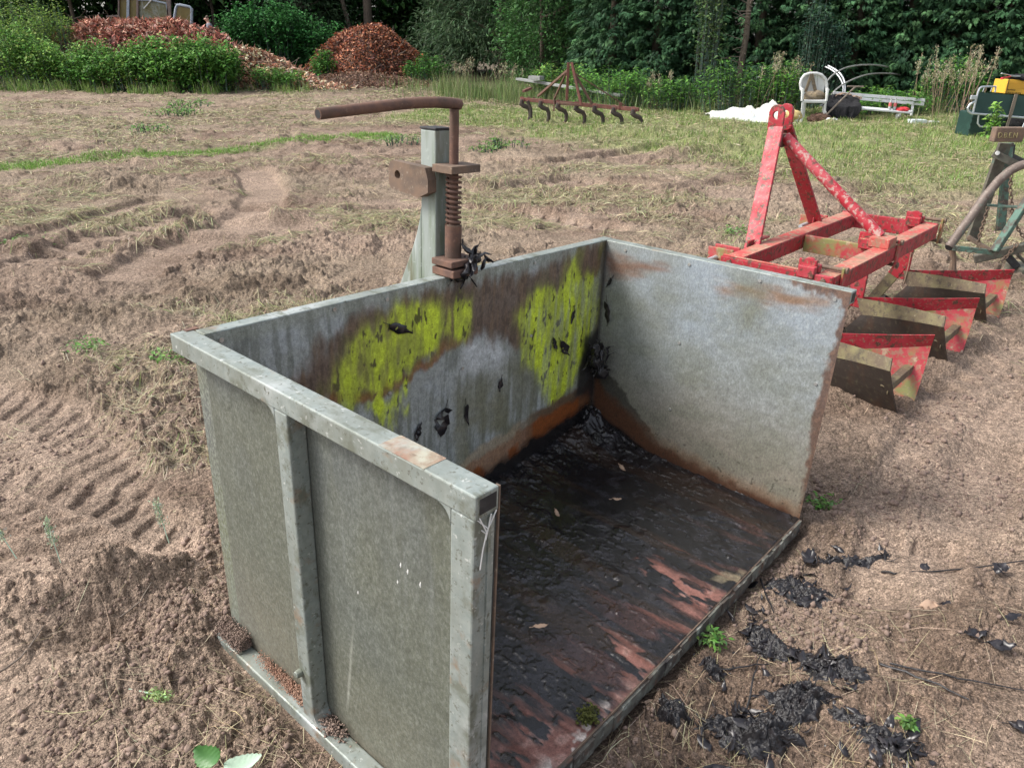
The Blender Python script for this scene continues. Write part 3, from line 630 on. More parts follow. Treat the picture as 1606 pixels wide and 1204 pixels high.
# back and right top rails
MB().box((.0005, .0005, .795), (BW+.045, .044, .8405)).build('top_rail', 'zinc_rail', box, bevel=.003)
MB().box((BW+.0005, -.932, .796), (BW+.045, .0, .8399)).build('top_rail', 'zinc_rail', box, bevel=.003)
MB().box((BW+.006, -.9326, .803), (BW+.038, -.92, .833)).build('rail_bore_shade', 'dark_gap', box)  # right rail end: shade of its hollow as a dark patch
MB().box((BW+.008, -.45, -.06), (BW+.045, -.40, .794)).build('side_post', 'zinc_rail', box, bevel=.004)
for u in (.45, 1.18): MB().box((u, .0075, -.06), (u+.05, .045, .794)).build('back_post', 'zinc_rail', box, bevel=.004)
MB().bar((BW+.03, .08, -.085), (BW+.03, -.93, -.06), .046, .05).build('bottom_rail', 'zinc_rail', box, bevel=.004)
# floor front edge: board and worn galvanised lip with rusty joint
MB().box((0, -BD-.004, -.045), (BW, -BD+.002, -.0005)).build('floor_edge_board', 'rust_brown', box)
lipm = MB()
for k in range(40):
    u0, u1 = k*BW/40, (k+1)*BW/40; j = random.uniform(-.0022, .0022)
    lipm.box((u0, -BD-.012+j, -.05+random.uniform(-.004, .002)), (u1+.001, -BD-.0045, -.004+random.uniform(-.007, .004)))
M['lip'] = mat('dirty worn lip', (.15, .155, .13), [(16, .42, .6, (.07, .055, .045)), (7, .5, .66, (.03, .026, .026)), (40, .58, .68, (.30, .31, .28)), (11, .6, .7, (.16, .085, .055))], rough=.75, bump=[(50, .4, .003)])
lipm.build('front_lip', 'lip', box)
# screws
for (u, w) in ((.542, .818), (.363, .826), (.542, .524), (.039, .818), (.85, .52), (1.2, .82), (1.2, .55)):
    MB().tube([(u, -.0005, w), (u, -.004, w)], .006, 10).build('screw', 'screw', box)
for (v, w) in ((.091, .816), (.365, .815), (.633, .812), (.885, .805), (.368, .516), (.368, .24), (.884, .512)):
    MB().tube([(BW+.001, -v, w), (BW-.003, -v, w)], .006, 10).build('screw', 'screw', box)
MB().tube([(-.05, -.375, .105), (-.066, -.375, .105)], [.011, .009], 8).build('rail_bolt', 'zinc_rail', box, bevel=.002)
# mast: square post with flared brace behind
mast = MB().box((.79, .062, .02), (.852, .128, 1.262)).build('mast_post', 'zinc_mast', box, bevel=.004)
MB().box((.788, .060, 1.262), (.854, .130, 1.269)).build('post_cap', 'dark_gap', mast, bevel=.002)
flare = [(.1285, 1.04), (.135, 1.0), (.15, .95), (.175, .89), (.21, .82), (.26, .72), (.33, .6), (.42, .45), (.42, .02), (.1285, .02)]
MB().prism(flare, (0, 1, 0), (0, 0, 1), (.7905, 0, 0), (.061, 0, 0)).build('flared_brace', 'zinc_mast', box, bevel=.005)
# hitch lug with its hole (an open ring of faces)
def plate_hole(mb, cx, cy, rad, poly, n=20):
    """plate outline poly (2D, star shaped about the hole) as quads round a hole"""
    out = []; inn = []
    for k in range(n):
        a = 2*math.pi*k/n; d = Vector((math.cos(a), math.sin(a))); best = None
        for i in range(len(poly)):
            p = Vector(poly[i])-Vector((cx, cy)); q = Vector(poly[(i+1) % len(poly)])-Vector((cx, cy)); e = q-p
            den = d.x*e.y-d.y*e.x
            if abs(den) < 1e-9: continue
            t = (p.x*e.y-p.y*e.x)/den; s = (p.x*d.y-p.y*d.x)/den
            if t > 0 and -1e-6 <= s <= 1+1e-6 and (best is None or t < best): best = t
        out.append((cx+d.x*best, cy+d.y*best)); inn.append((cx+d.x*rad, cy+d.y*rad))
    return out, inn
def holed(o, ax, ay, ext, poly, cx, cy, rad, n=24):
    out, inn = plate_hole(None, cx, cy, rad, poly, n); mb = MB(); o, ax, ay, ext = map(Vector, (o, ax, ay, ext))
    P = lambda q, e: o+ax*q[0]+ay*q[1]+ext*e
    vs = [P(q, 0) for q in out]+[P(q, 0) for q in inn]+[P(q, 1) for q in out]+[P(q, 1) for q in inn]
    fs = []
    for k in range(n):
        j = (k+1) % n
        fs += [(k, j, n+j, n+k), (2*n+k, 3*n+k, 3*n+j, 2*n+j), (k, 2*n+k, 2*n+j, j), (n+k, n+j, 3*n+j, 3*n+k)]
    return mb.add(vs, fs)
holed((.755, 0, 0), (0, 1, 0), (0, 0, 1), (.034, 0, 0), [(.058, 1.066), (.225, 1.08), (.235, 1.09), (.235, 1.155), (.225, 1.165), (.058, 1.158)], .195, 1.125, .013).build('hitch_lug', 'rust_brown', box)
MB().box((.853, .066, 1.07), (.885, .225, 1.158)).build('hitch_lug', 'rust_brown', box, bevel=.003)
# tipping latch: bent handle, guide plate, spring, sleeve and catch
JU, JY = .826, .022
MB().box((.775, -.022, 1.148), (.895, .0615, 1.17)).build('guide_plate', 'rust_brown', box, bevel=.002)
hp = [(JU, JY, 1.05), (JU, JY, 1.29)]
hnd = MB().tube([(JU, JY, .93), (JU, JY, 1.322)], .0138, 16)
arm = [(JU+.02, JY, 1.335), (JU-.02, JY, 1.339), (JU-.07, JY, 1.341), (JU-.13, JY, 1.3405), (JU-.2, JY, 1.337), (JU-.3, JY, 1.329), (JU-.4, JY, 1.321), (JU-.462, JY, 1.316)]
hnd.tube(arm, [.0155, .0155, .015, .0148, .0145, .0142, .014, .0138], 18)
hd = hnd.build('release_handle', 'rust', box, smooth=True)
MB().tube([(JU-.4615, JY, 1.316), (JU-.4625, JY, 1.3159)], .0105, 14).build('handle_bore_shade', 'dark_gap', hd)  # dark disc for the shade inside the open handle end
sp = [(JU+.0205*math.cos(t), JY+.0205*math.sin(t), 1.146-t/(2*math.pi)*.0148) for t in np.linspace(0, 2*math.pi*10.4, 210)]
MB().tube(sp, .0046, 7).build('latch_spring', 'rust', box, smooth=True)
MB().tube([(JU, JY, .885), (JU, JY, .99)], .0255, 20).build('latch_sleeve', 'rust', box, smooth=True)
MB().tube([(JU, JY, .99), (JU, JY, .9935)], .0215, 20).build('sleeve_top', 'rust_brown', box, smooth=True)
MB().box((.77, -.03, .873), (.885, .060, .893)).box((.772, -.036, .842), (.88, .0596, .866)).build('latch_catch', 'rust', box, bevel=.003)
# bits lodged in the side rail: soil and wood dust
def crumbs(name, n, pos, size, m, parent=None, sq=.6):
    mb = MB(); V = []; F = []
    base = np.array([(1, 0, 0), (-1, 0, 0), (0, 1, 0), (0, -1, 0), (0, 0, 1), (0, 0, -1)], float)
    fc = np.array([(0, 2, 4), (2, 1, 4), (1, 3, 4), (3, 0, 4), (2, 0, 5), (1, 2, 5), (3, 1, 5), (0, 3, 5)])
    P = np.array([pos() for _ in range(n)]); s = rng.uniform(*size, (n, 1, 1))
    V = P[:, None, :]+base[None]*s*rng.uniform(.55, 1.25, (n, 6, 1))*np.array((1, 1, sq))
    F = (np.arange(n)[:, None, None]*6+fc[None]).reshape(-1, 3)
    return np_mesh(name, V.reshape(-1, 3), F, m, parent)
M['sawdust'] = mat('reddish dust', (.30, .165, .115), [(60, .4, .6, (.36, .23, .165))], rough=1)
tag(crumbs('trapped_soil', 4200, lambda: (-.028+rng.normal(0, .012), rng.uniform(-.06, .062)+.0, -.05+abs(rng.normal(0, .02))), (.0008, .0042), 'crumb', box), kind='stuff')
tag(crumbs('reddish_dust', 3200, lambda: (-.020+rng.normal(0, .008), -(.10+.26*rng.beta(2, 1.2)), -.046+abs(rng.normal(0, .009))), (.001, .003), 'sawdust', box), kind='stuff')
tag(crumbs('trapped_soil', 900, lambda: (-.022+rng.normal(0, .01), -(.42+abs(rng.normal(0, .03))), -.045+abs(rng.normal(0, .012))), (.0015, .005), 'crumb', box), kind='stuff')
M['rail_stain'] = mat('rusty rail stain', (.27, .215, .155), [(30, .42, .62, (.36, .35, .28)), (14, .48, .64, (.27, .15, .105)), (60, .52, .64, (.2, .15, .11)), (7, .55, .7, (.33, .36, .33))], rough=.8, bump=[(60, .3, .002)])
MB().box((-.0515, -.815, .8396), (-.0005, -.70, .8402)).build('rust_stain', 'rail_stain', box)
MB().box((-.020, .0455, .8392), (.012, .0615, .842)).build('rust_stain', 'rust', box)
# cobweb at the open end of the side rail
wb = MB()
wpts = [((-.05, -.90, .79), (-.03, -.937, .765)), ((-.008, -.937, .80), (-.03, -.938, .77)), ((-.03, -.938, .77), (-.036, -.936, .735)), ((-.036, -.936, .735), (-.04, -.935, .70)), ((-.045, -.9355, .80), (-.03, -.938, .768)), ((-.02, -.937, .798), (-.032, -.938, .755)), ((-.05, -.925, .80), (-.028, -.938, .775))]
for a, b in wpts: wb.tube([a, b], .0011, 4)
wb.build('cobweb', 'web', box)
# bird droppings on the side sheet
for k, (v, w) in enumerate(((.72, .56), (.70, .565), (.755, .55), (.69, .52), (.56, .42))):
    MB().tube([(-.0066, -v, w+.007), (-.0068, -v+.001, w), (-.0066, -v+.0008, w-.009)], [.0016, .0026, .0008], 6).build('dropping', 'web', box)
# moss tuft and wet leaf wad wedged at the latch
def leafshape(L, W, n=7, curl=.2, twist=0.):
    """leaf outline as a strip of quads; returns verts (base at origin, along +x) and faces"""
    vs = []; fs = []
    for i in range(n+1):
        t = i/n; w = W/2*math.sin(math.pi*min(1, t**.8))**.8+.0004
        z = curl*L*(t-.5)**2*1.2; tw = twist*t
        vs += [Vector((t*L, -w*math.cos(tw), z-w*math.sin(tw)+.1*w)), Vector((t*L, 0, z-.12*w)), Vector((t*L, w*math.cos(tw), z+w*math.sin(tw)+.1*w))]
    for i in range(n):
        a = i*3; fs += [(a, a+1, a+4, a+3), (a+1, a+2, a+5, a+4)]
    return vs, fs
def add_leaf(mb, pos, d, up, L, W, curl=.2, twist=0.):
    d = Vector(d).normalized(); x = Vector(up).cross(d)
    if x.length < 1e-3: x = d.orthogonal()
    x.normalize(); u2 = d.cross(x); vs, fs = leafshape(L, W, 6, curl, twist); j = W*.12; vs = [v+Vector((random.uniform(-j, j), random.uniform(-j, j), random.uniform(-j, j)*1.5)) for v in vs]
    mb.add([Vector(pos)+d*v.x+x*v.y+u2*v.z for v in vs], fs)
def rnd_dir(zlo=-1, zhi=1):
    a = random.uniform(0, 2*math.pi); z = random.uniform(zlo, zhi); r = math.sqrt(max(0, 1-z*z)); return Vector((r*math.cos(a), r*math.sin(a), z))

def gz(x, y): return float(Hg(np.array([x]), np.array([y]))[0])

# ---- wet black leaves: in the box, on its walls and on the soil in front of it
def leaf_thing(label, pos, d, up, L, W, m='black_leaf', group=None, name='dead_leaf', curl=.3, cat='leaf', twist=.3):
    mb = MB(); d = Vector(d).normalized(); up = Vector(up)
    x = up.cross(d).normalized(); u2 = d.cross(x); vs, fs = leafshape(L, W, 8, curl, twist)
    j = W*.13; vs = [v+Vector((random.uniform(-j, j), random.uniform(-j, j), random.uniform(-j, j)*1.3)) for v in vs]
    mb.add([d*v.x+x*v.y+u2*v.z for v in vs], fs)
    mb.tube([d*(-.25*L), d*.03*L], .0012, 4)
    o = mb.build(name, m, smooth=True); o.location = Vector(pos)
    s = o.modifiers.new('thick', 'SOLIDIFY'); s.thickness = .0008
    return tag(o, label, cat, group)
U3, V3, W3 = BR.col[0].copy(), -BR.col[1].copy(), BR.col[2].copy()     # directions along u, v, w
def wl(label, u, w, du, dw, L, W): return leaf_thing(label, B(u, .004, w), U3*du+W3*dw, V3, L, W, group='black leaves stuck to the box walls', curl=.25)
wl('narrow black leaf lying across the left green algae patch of the box', .545, .742, .88, -.47, .095, .028)
wl('broad dark curled leaf stuck low on the grey part of the back wall', .775, .405, -.35, -1, .10, .07)
wl('thin black leaf hanging upright right of the broad curled leaf', .868, .385, .1, -1, .085, .018)
wl('wide black leaf stuck on the right green algae patch of the box', 1.38, .485, .55, -.75, .085, .034)
wl('small pale edged black leaf left of the wide leaf on green algae', 1.352, .46, -.35, .8, .06, .02)
wl('short dark leaf low on the back wall behind the rusty rail patch', .645, .33, .3, .9, .06, .025)
wl('tiny black leaf on the grey wall between both algae patches', 1.045, .43, -.2, -1, .05, .018)
wl('slim black leaf near the top of the right algae patch', 1.45, .60, -.25, -1, .06, .016)
leaf_thing('slender black leaf on the right wall by the inner corner', BO+BR @ Vector((BW-.004, -.03, .60)), W3*-1+V3*.2, -U3, .10, .024, group='black leaves stuck to the box walls')
leaf_thing('small black leaf high on the right wall by the inner corner', BO+BR @ Vector((BW-.004, -.045, .70)), W3*-1-V3*.5, -U3, .05, .014, group='black leaves stuck to the box walls')
def wad(name, label, c, n, spread, Lr, axes, core, cat='leaf clump', group=None, up=None):
    """a wad of wet leaves: lumpy core plus leaves sticking out of it"""
    mb = MB(); c = Vector(c)
    core_b = MB()
    for k in range(7):
        core_b.ball(c+axes[0]*random.uniform(-.6, .6)*spread[0]+axes[1]*random.uniform(-.6, .6)*spread[1]+axes[2]*random.uniform(-.3, .6)*spread[2], core*random.uniform(.5, 1), 7,
                    (random.uniform(.6, 1.2), random.uniform(.6, 1.2), random.uniform(.6, 1.2)))
    ob = core_b.build(name, 'muck', smooth=True)
    me = ob.data
    co = np.zeros(len(me.vertices)*3); me.vertices.foreach_get('co', co); co = co.reshape(-1, 3)
    co += (np.stack([fbm(co[:, 0]*60+co[:, 2]*40, co[:, 1]*60, 3, 7+q) for q in range(3)], 1)-.5)*core*.9
    me.vertices.foreach_set('co', co.ravel())
    for k in range(n):
        p = c+axes[0]*random.gauss(0, .5)*spread[0]+axes[1]*random.gauss(0, .5)*spread[1]+axes[2]*random.uniform(-.2, .8)*spread[2]
        d = axes[0]*random.uniform(-1, 1)+axes[1]*random.uniform(-1, 1)+axes[2]*random.uniform(-.25, .55)
        L = random.uniform(*Lr); add_leaf(mb, p, d*.55-axes[2]*random.uniform(-.8, 1.1), axes[2]+rnd_dir()*.6, L, L*random.uniform(.2, .42), random.uniform(-1, 1.3), random.uniform(-1, 1))
    o = mb.build('leaves', 'black_leaf', ob, smooth=True)
    s = o.modifiers.new('thick', 'SOLIDIFY'); s.thickness = .0008
    return tag(ob, label, cat, group)
wad('leaf_clump', 'tall wad of wet black leaves jammed in the inner back corner of the box', B(1.575, .05, .35), 64, (.034, .034, .115), (.025, .06), (U3, V3, W3), .036)
wad('leaf_clump', 'black leaf wad hanging over the back rail under the rusty tipping latch', B(.835, -.002, .838), 26, (.04, .025, .035), (.025, .055), (U3, V3, W3*.9), .024)
wad('leaf_clump', 'small black rag of leaves draped over the latch catch plate', B(.865, .03, .878), 14, (.03, .025, .022), (.04, .07), (U3, V3, W3), .016)
mt = crumbs('moss_tuft', 260, lambda: tuple(B(.398+rng.normal(0, .012), .90+rng.normal(0, .01), .006+abs(rng.normal(0, .009)))), (.003, .007), 'moss_tuft')
tag(mt, 'small green moss tuft growing near the front edge of the box floor', 'moss')
for k, (u, v, lab) in enumerate(((1.02, .30, 'small fallen leaf lying far back on the wet black floor'), (1.22, .40, 'pale brown leaf scrap stuck in the middle of the black floor'), (.52, .62, 'thin bleached leaf stalk on the muck by the left wall'), (1.45, .28, 'tan leaf fragment on the black floor near the right wall'))):
    leaf_thing(lab, B(u, v, .028), U3*random.uniform(-1, 1)+V3*random.uniform(.2, 1), W3, random.uniform(.035, .055), .014, 'tan_leaf', 'leaf scraps on the box floor', 'leaf_scrap')
fg = lambda x, y: (900+x/2.173, 650+y/2.173)
def clump(label, px, py, rx, ry, hgt, nl, rot=0., Lr=(.04, .085), seed=0):
    c = G(px, py); x0, y0 = c.x, c.y; n = 110; m = 60
    a = np.linspace(0, 2*math.pi, n, endpoint=False)[None, :]; t = np.linspace(0, 1, m)[:, None]
    edge = .55+1.3*(fbm(np.cos(a)*2.2+seed*5, np.sin(a)*2.2, 5, 500+seed, .6))-.2
    lx = t*edge*rx*np.cos(a); ly = t*edge*ry*np.sin(a)
    X = x0+lx*math.cos(rot)-ly*math.sin(rot); Y = y0+lx*math.sin(rot)+ly*math.cos(rot)
    X = X+.012*(fbm(X*40, Y*40, 2, 510)-.5); Y = Y+.012*(fbm(X*40+9, Y*40, 2, 511)-.5)
    hgt = hgt*.62; Z = Hg(X, Y)+hgt*(1-t**3)*(.2+1.9*np.maximum(fbm(X*24, Y*24, 4, 520+seed)-.22, 0))+(.4*hgt+.006)*(np.abs(fbm(X*60, Y*60, 3, 530)-.5)*2.2-.2)*(1-t**4)-.004*t**6
    zc = gz(x0, y0)
    ob = np_mesh('leaf_clump', np.stack([X-x0, Y-y0, Z-zc], -1).reshape(-1, 3), grid_faces(m, n, True), 'muck', smooth=True); ob.location = (x0, y0, zc)
    mb = MB(); nl = nl*4
    for k in range(nl):
        q = random.gauss(0, .62)*rx*1.1; w = random.gauss(0, .62)*ry*1.1
        p = Vector((q*math.cos(rot)-w*math.sin(rot), q*math.sin(rot)+w*math.cos(rot), 0)); p.z = gz(x0+p.x, y0+p.y)-zc+hgt*random.uniform(.1, .8)*max(.06, 1-(q/rx)**2-(w/ry)**2)
        L = random.uniform(.35, 1)**1.6*Lr[1]*.85; add_leaf(mb, p, rnd_dir(-.18, .10), Vector((0, 0, 1))+rnd_dir()*.6, L, L*random.uniform(.22, .45), random.uniform(-1.5, 2.), random.uniform(-1.2, 1.2))
    if nl:
        o = mb.build('leaves', 'black_leaf', ob, smooth=True); s = o.modifiers.new('thick', 'SOLIDIFY'); s.thickness = .0008
    return tag(ob, label, 'leaf clump', 'clumps of black muck on the soil')
clump('largest lumpy clump of wet black leaves on the soil before the box', *fg(760, 970), .085, .07, .055, 8, .5, seed=1)
clump('low black leaf heap touching the near side of the largest clump', *fg(640, 1075), .085, .06, .05, 9, -.3, seed=2)
clump('black leaf clump with pointed leaf left of the largest clump', *fg(510, 1020), .07, .032, .02, 6, .1, seed=3)
clump('black leaf heap behind and right of the largest clump', *fg(885, 865), .09, .055, .04, 9, -.4, seed=4)
clump('flat smear of black leaves beside the box front corner', *fg(780, 525), .10, .065, .022, 10, -.2, seed=5)
clump('thin trail of black leaves along the soil midway down the box edge', *fg(665, 720), .06, .09, .02, 8, .4, seed=6)
clump('long strip of black leaf rags reaching right from the box corner', *fg(960, 428), .12, .022, .02, 8, .12, seed=7)
clump('small upright black leaf lump close to the floor edge', *fg(485, 830), .03, .045, .045, 4, .2, (.03, .05), seed=8)
clump('black lump with a pale split leaf near the reddish floor edge', *fg(340, 985), .045, .04, .03, 3, 0, (.035, .05), seed=9)
clump('grey black crust of leaves at the bottom right of the clumps', *fg(1085, 1145), .085, .04, .014, 6, -.2, seed=10)
clump('black leaf scraps trailing between the two middle clumps', *fg(770, 790), .07, .03, .016, 6, -.5, seed=11)
clump('small black rag of leaves below the largest clump at the frame edge', *fg(400, 1190), .05, .02, .02, 3, 0, seed=12)
clump('black crumb of leaves right of the largest clump', *fg(940, 1060), .05, .02, .02, 3, -.5, (.03, .05), seed=13)
def gleaf(label, px, py, ang, L, W, m='black_leaf', **k):
    c = G(px, py); z = gz(c.x, c.y)+.012
    return leaf_thing(label, (c.x, c.y, z), (math.cos(ang), math.sin(ang), .12), (random.uniform(-.3, .3), random.uniform(-.4, .1), 1), L, W, m, **k)
gleaf('broad shiny black leaf standing by the front corner of the box', *fg(800, 455), .9, .075, .05)
gleaf('lone black leaf on bare soil under the long black twig', *fg(1418, 545), .1, .055, .04)
gleaf('torn black leaf on the soil right of the tan leaf', *fg(1310, 800), -.2, .06, .04)
gleaf('narrow black leaf right of the torn black leaf', *fg(1385, 830), -.35, .07, .03)
gleaf('dry tan leaf lying on the soil to the right', *fg(1185, 650), -.25, .06, .045, 'tan_leaf')
gleaf('grey curled leaf touching the dry tan leaf', *fg(1245, 665), -.6, .045, .035, 'black_leaf')
gleaf('small tan leaf beside the black lump at the floor edge', *fg(245, 940), -.2, .03, .016, 'tan_leaf')
gleaf('little black leaf at the lower right near the frame edge', *fg(1470, 1075), -.4, .05, .03)
gleaf('small black leaf left of the long twig on the right', *fg(1195, 515), .8, .04, .025)
gleaf('black leaf scrap on the soil near the right frame edge', *fg(1440, 770), .2, .05, .02)
gleaf('black shred hanging from the floor edge on to the soil', *fg(590, 610), -1.2, .06, .02)
def twig(label, pts, r=.0028, m='muck', zoff=.008, group='twigs on the soil'):
    P = []
    for (x, y) in pts:
        c = G(x, y); P.append(Vector((c.x, c.y, gz(c.x, c.y)+zoff+random.uniform(-.002, .004))))
    Q = []
    for i in range(len(P)-1):
        for t in (0, .33, .66): Q.append(P[i].lerp(P[i+1], t)+Vector((random.uniform(-1, 1), random.uniform(-1, 1), random.uniform(-.4, .8)))*.003)
    Q.append(P[-1]); o0 = Q[0].copy()
    o = MB().tube([q-o0 for q in Q], [r*(1-.5*i/(len(Q)-1)) for i in range(len(Q))], 7).build('twig', m, smooth=True); o.location = o0
    return tag(o, label, 'twig', group)
twig('long straight black twig running to the right frame edge', [fg(1065, 468), fg(1105, 490), fg(1300, 500), fg(1560, 510)], .004)
twig('forked black twig lying right of the largest leaf clump', [fg(1045, 830), fg(1130, 880), fg(1240, 935), fg(1340, 990)], .004)
twig('thin black twig beside the forked twig reaching the frame edge', [fg(1080, 840), fg(1260, 895), fg(1400, 930), fg(1560, 965)], .003)
twig('short dark twig crossing the middle of the leaf clumps', [fg(510, 826), fg(600, 822), fg(672, 812)], .003)
twig('black twig sticking up from the box corner to the soil', [fg(650, 490), fg(660, 560), fg(690, 625)], .004)
twig('thin twig lying towards the box from the leaf trail', [fg(600, 970), fg(615, 880), fg(640, 790)], .003)
twig('bare stick lying on the soil at the lower left', [(0, 1078), (40, 1050), (75, 1000)], .003, 'wood_grey')
twig('dark stick across the soil hollow on the left', [(190, 972), (225, 955), (245, 938)], .003, 'wood_grey')
# bramble sprig at the bottom edge
c0 = G(352, 1226); sprig = empty('bramble_sprig', (c0.x, c0.y, gz(c0.x, c0.y)+.02), label='bramble sprig with one green and one pale upturned leaf at the bottom edge', cat='sprig')
for nm, m, a, L, W, dz in (('pale_leaf', 'pale_leaf', .12, .085, .06, .01), ('green_leaf', 'green_leaf', 2.65, .07, .05, .018), ('green_leaf', 'green_leaf', -1.3, .07, .05, .005)):
    mb = MB(); vs, fs = leafshape(L, W, 14, .5, .2)
    vs = [v+Vector((0, (.003 if (i//3) % 2 else -.001)*(1 if i % 3 == 2 else -1 if i % 3 == 0 else 0), 0)) for i, v in enumerate(vs)]
    rot = Matrix.Rotation(a, 3, 'Z') @ Matrix.Rotation(-.15, 3, 'Y') @ Matrix.Rotation(-.35 if m == 'pale_leaf' else -.2, 3, 'X')
    mb.add([rot @ v+Vector((math.cos(a)*.008, math.sin(a)*.008, dz)) for v in vs], fs)
    o = mb.build(nm, m, sprig, smooth=True); s = o.modifiers.new('thick', 'SOLIDIFY'); s.thickness = .0006
MB().tube([(0, 0, .004), (.005, -.08, .01), (.0, -.2, -.02)], .0025, 6).build('stalk', 'green_leaf', sprig, smooth=True)

# ================================================================== RED RIDGER
ridger = empty('ridging_plough', (2.32, 3.53, 0), math.atan2(.721, .693), 'red three row tractor ridging plough with flaking paint parked beside the galvanised box', 'plough')
ZT = .535
def rb(name, a, b, w, t, m='red', parent=ridger, bev=.004, up=(0, 0, 1)): return MB().bar(a, b, w, t, up).build(name, m, parent, bevel=bev)
def RP(r, b, z): return Vector((r, -b, z))
def beam(name, r0, r1, b0, b1):
    """square section toolbar: painted sides and a sun worn top plate"""
    o = MB().box((r0, -b1, ZT-.085), (r1, -b0, ZT-.002)).build(name, 'red', ridger, bevel=.004)
    MB().box((r0+.001, -b1+.003, ZT-.0015), (r1-.001, -b0-.003, ZT+.0005)).build('worn_top', 'red_top', o)
    return o
beam('rear_toolbar', -.762, .775, -.505, -.42); beam('front_toolbar', -.762, .765, -.985, -.895)
for r in (-.776, .778):
    o = MB().box((r-.011, .4205, ZT-.09), (r+.011, .99, ZT+.004)).build('end_plate', 'red', ridger, bevel=.003)
MB().box((-.012, .507, ZT-.10), (.012, .893, ZT-.006)).build('centre_plate', 'red_faded', ridger, bevel=.003)
MB().box((-.777, .51, ZT+.0045), (-.765, .985, ZT+.012)).build('end_plate_lip', 'red_top', ridger, bevel=.002)
for r in (-.789, .790):
    for b_ in (-.46, -.94):
        for z_ in (ZT-.065, ZT-.02): MB().tube([RP(r, b_, z_), RP(r+math.copysign(.012, r), b_, z_)], .013, 6).build('plate_bolt', 'rust_brown', ridger)
# headstock
for sgn, r0, r1 in ((-1, -.43, -.055), (1, .40, .055)):
    rb('mast_leg', RP(r0, -1.0, ZT-.03), RP(r1, -1.135, 1.10), .020, .085, up=(0, 1, 0))
    poly = [(-.042, 0), (.042, 0), (.045, .10), (.035, .128), (.012, .14), (-.012, .14), (-.035, .128), (-.045, .10)]
    holed(RP(r1-.009*1, -1.14, 1.075), (0, -1, 0), (0, 0, 1), (.018, 0, 0), poly, 0, .085, .021).build('top_link_plate', 'red', ridger, bevel=.003)
    MB().box((r0-.045, 1.0, ZT-.06), (r0+.045, 1.012, ZT+.02)).build('leg_foot', 'red', ridger, bevel=.003)
MB().box((-.05, 1.10, .99), (.05, 1.16, 1.06)).build('mast_block', 'rust', ridger, bevel=.004)
MB().tube([RP(-.0, -1.10, 1.045), RP(.015, -.50, ZT+.045)], .030, 20).build('brace_tube', 'red_tube', ridger, smooth=True)
MB().box((-.06, .425, ZT+.001), (.055, .53, ZT+.052)).build('brace_seat', 'red_top', ridger, bevel=.003)
# lower link brackets with pins
for r, s in ((-.66, -1), (.46, 1)):
    MB().box((r-.008, .987, ZT-.10), (r+.008, 1.13, ZT+.008)).box((r+.062, .987, ZT-.10), (r+.078, 1.13, ZT+.008)).build('link_bracket', 'red_faded', ridger, bevel=.003)
    MB().tube([(r-.10, 1.08, ZT-.045), (r+.1, 1.08, ZT-.045)], .013, 12).build('link_pin', 'alu', ridger, smooth=True)
MB().box((-.42, .99, ZT+.004), (-.25, 1.04, ZT+.014)).build('foot_bracket', 'red_faded', ridger, bevel=.002)
def mould(parent, r0, side):
    """one mouldboard: shank line -> rear edge, folded lengthwise; side -1 left, +1 right"""
    s = side
    A = dict(top=RP(r0+s*.010, -.545, .235), fold=RP(r0+s*.025, -.50, .15), bot=RP(r0+s*.02, -.60, .01))
    if s < 0: Z = dict(top=RP(r0-.195, -.055, .292), fold=RP(r0-.225, -.045, .245), bot=RP(r0-.085, -.0, -.02))
    else: Z = dict(top=RP(r0+.20, -.005, .305), fold=RP(r0+.215, -.012, .245), bot=RP(r0+.085, .004, -.015))
    return A, Z
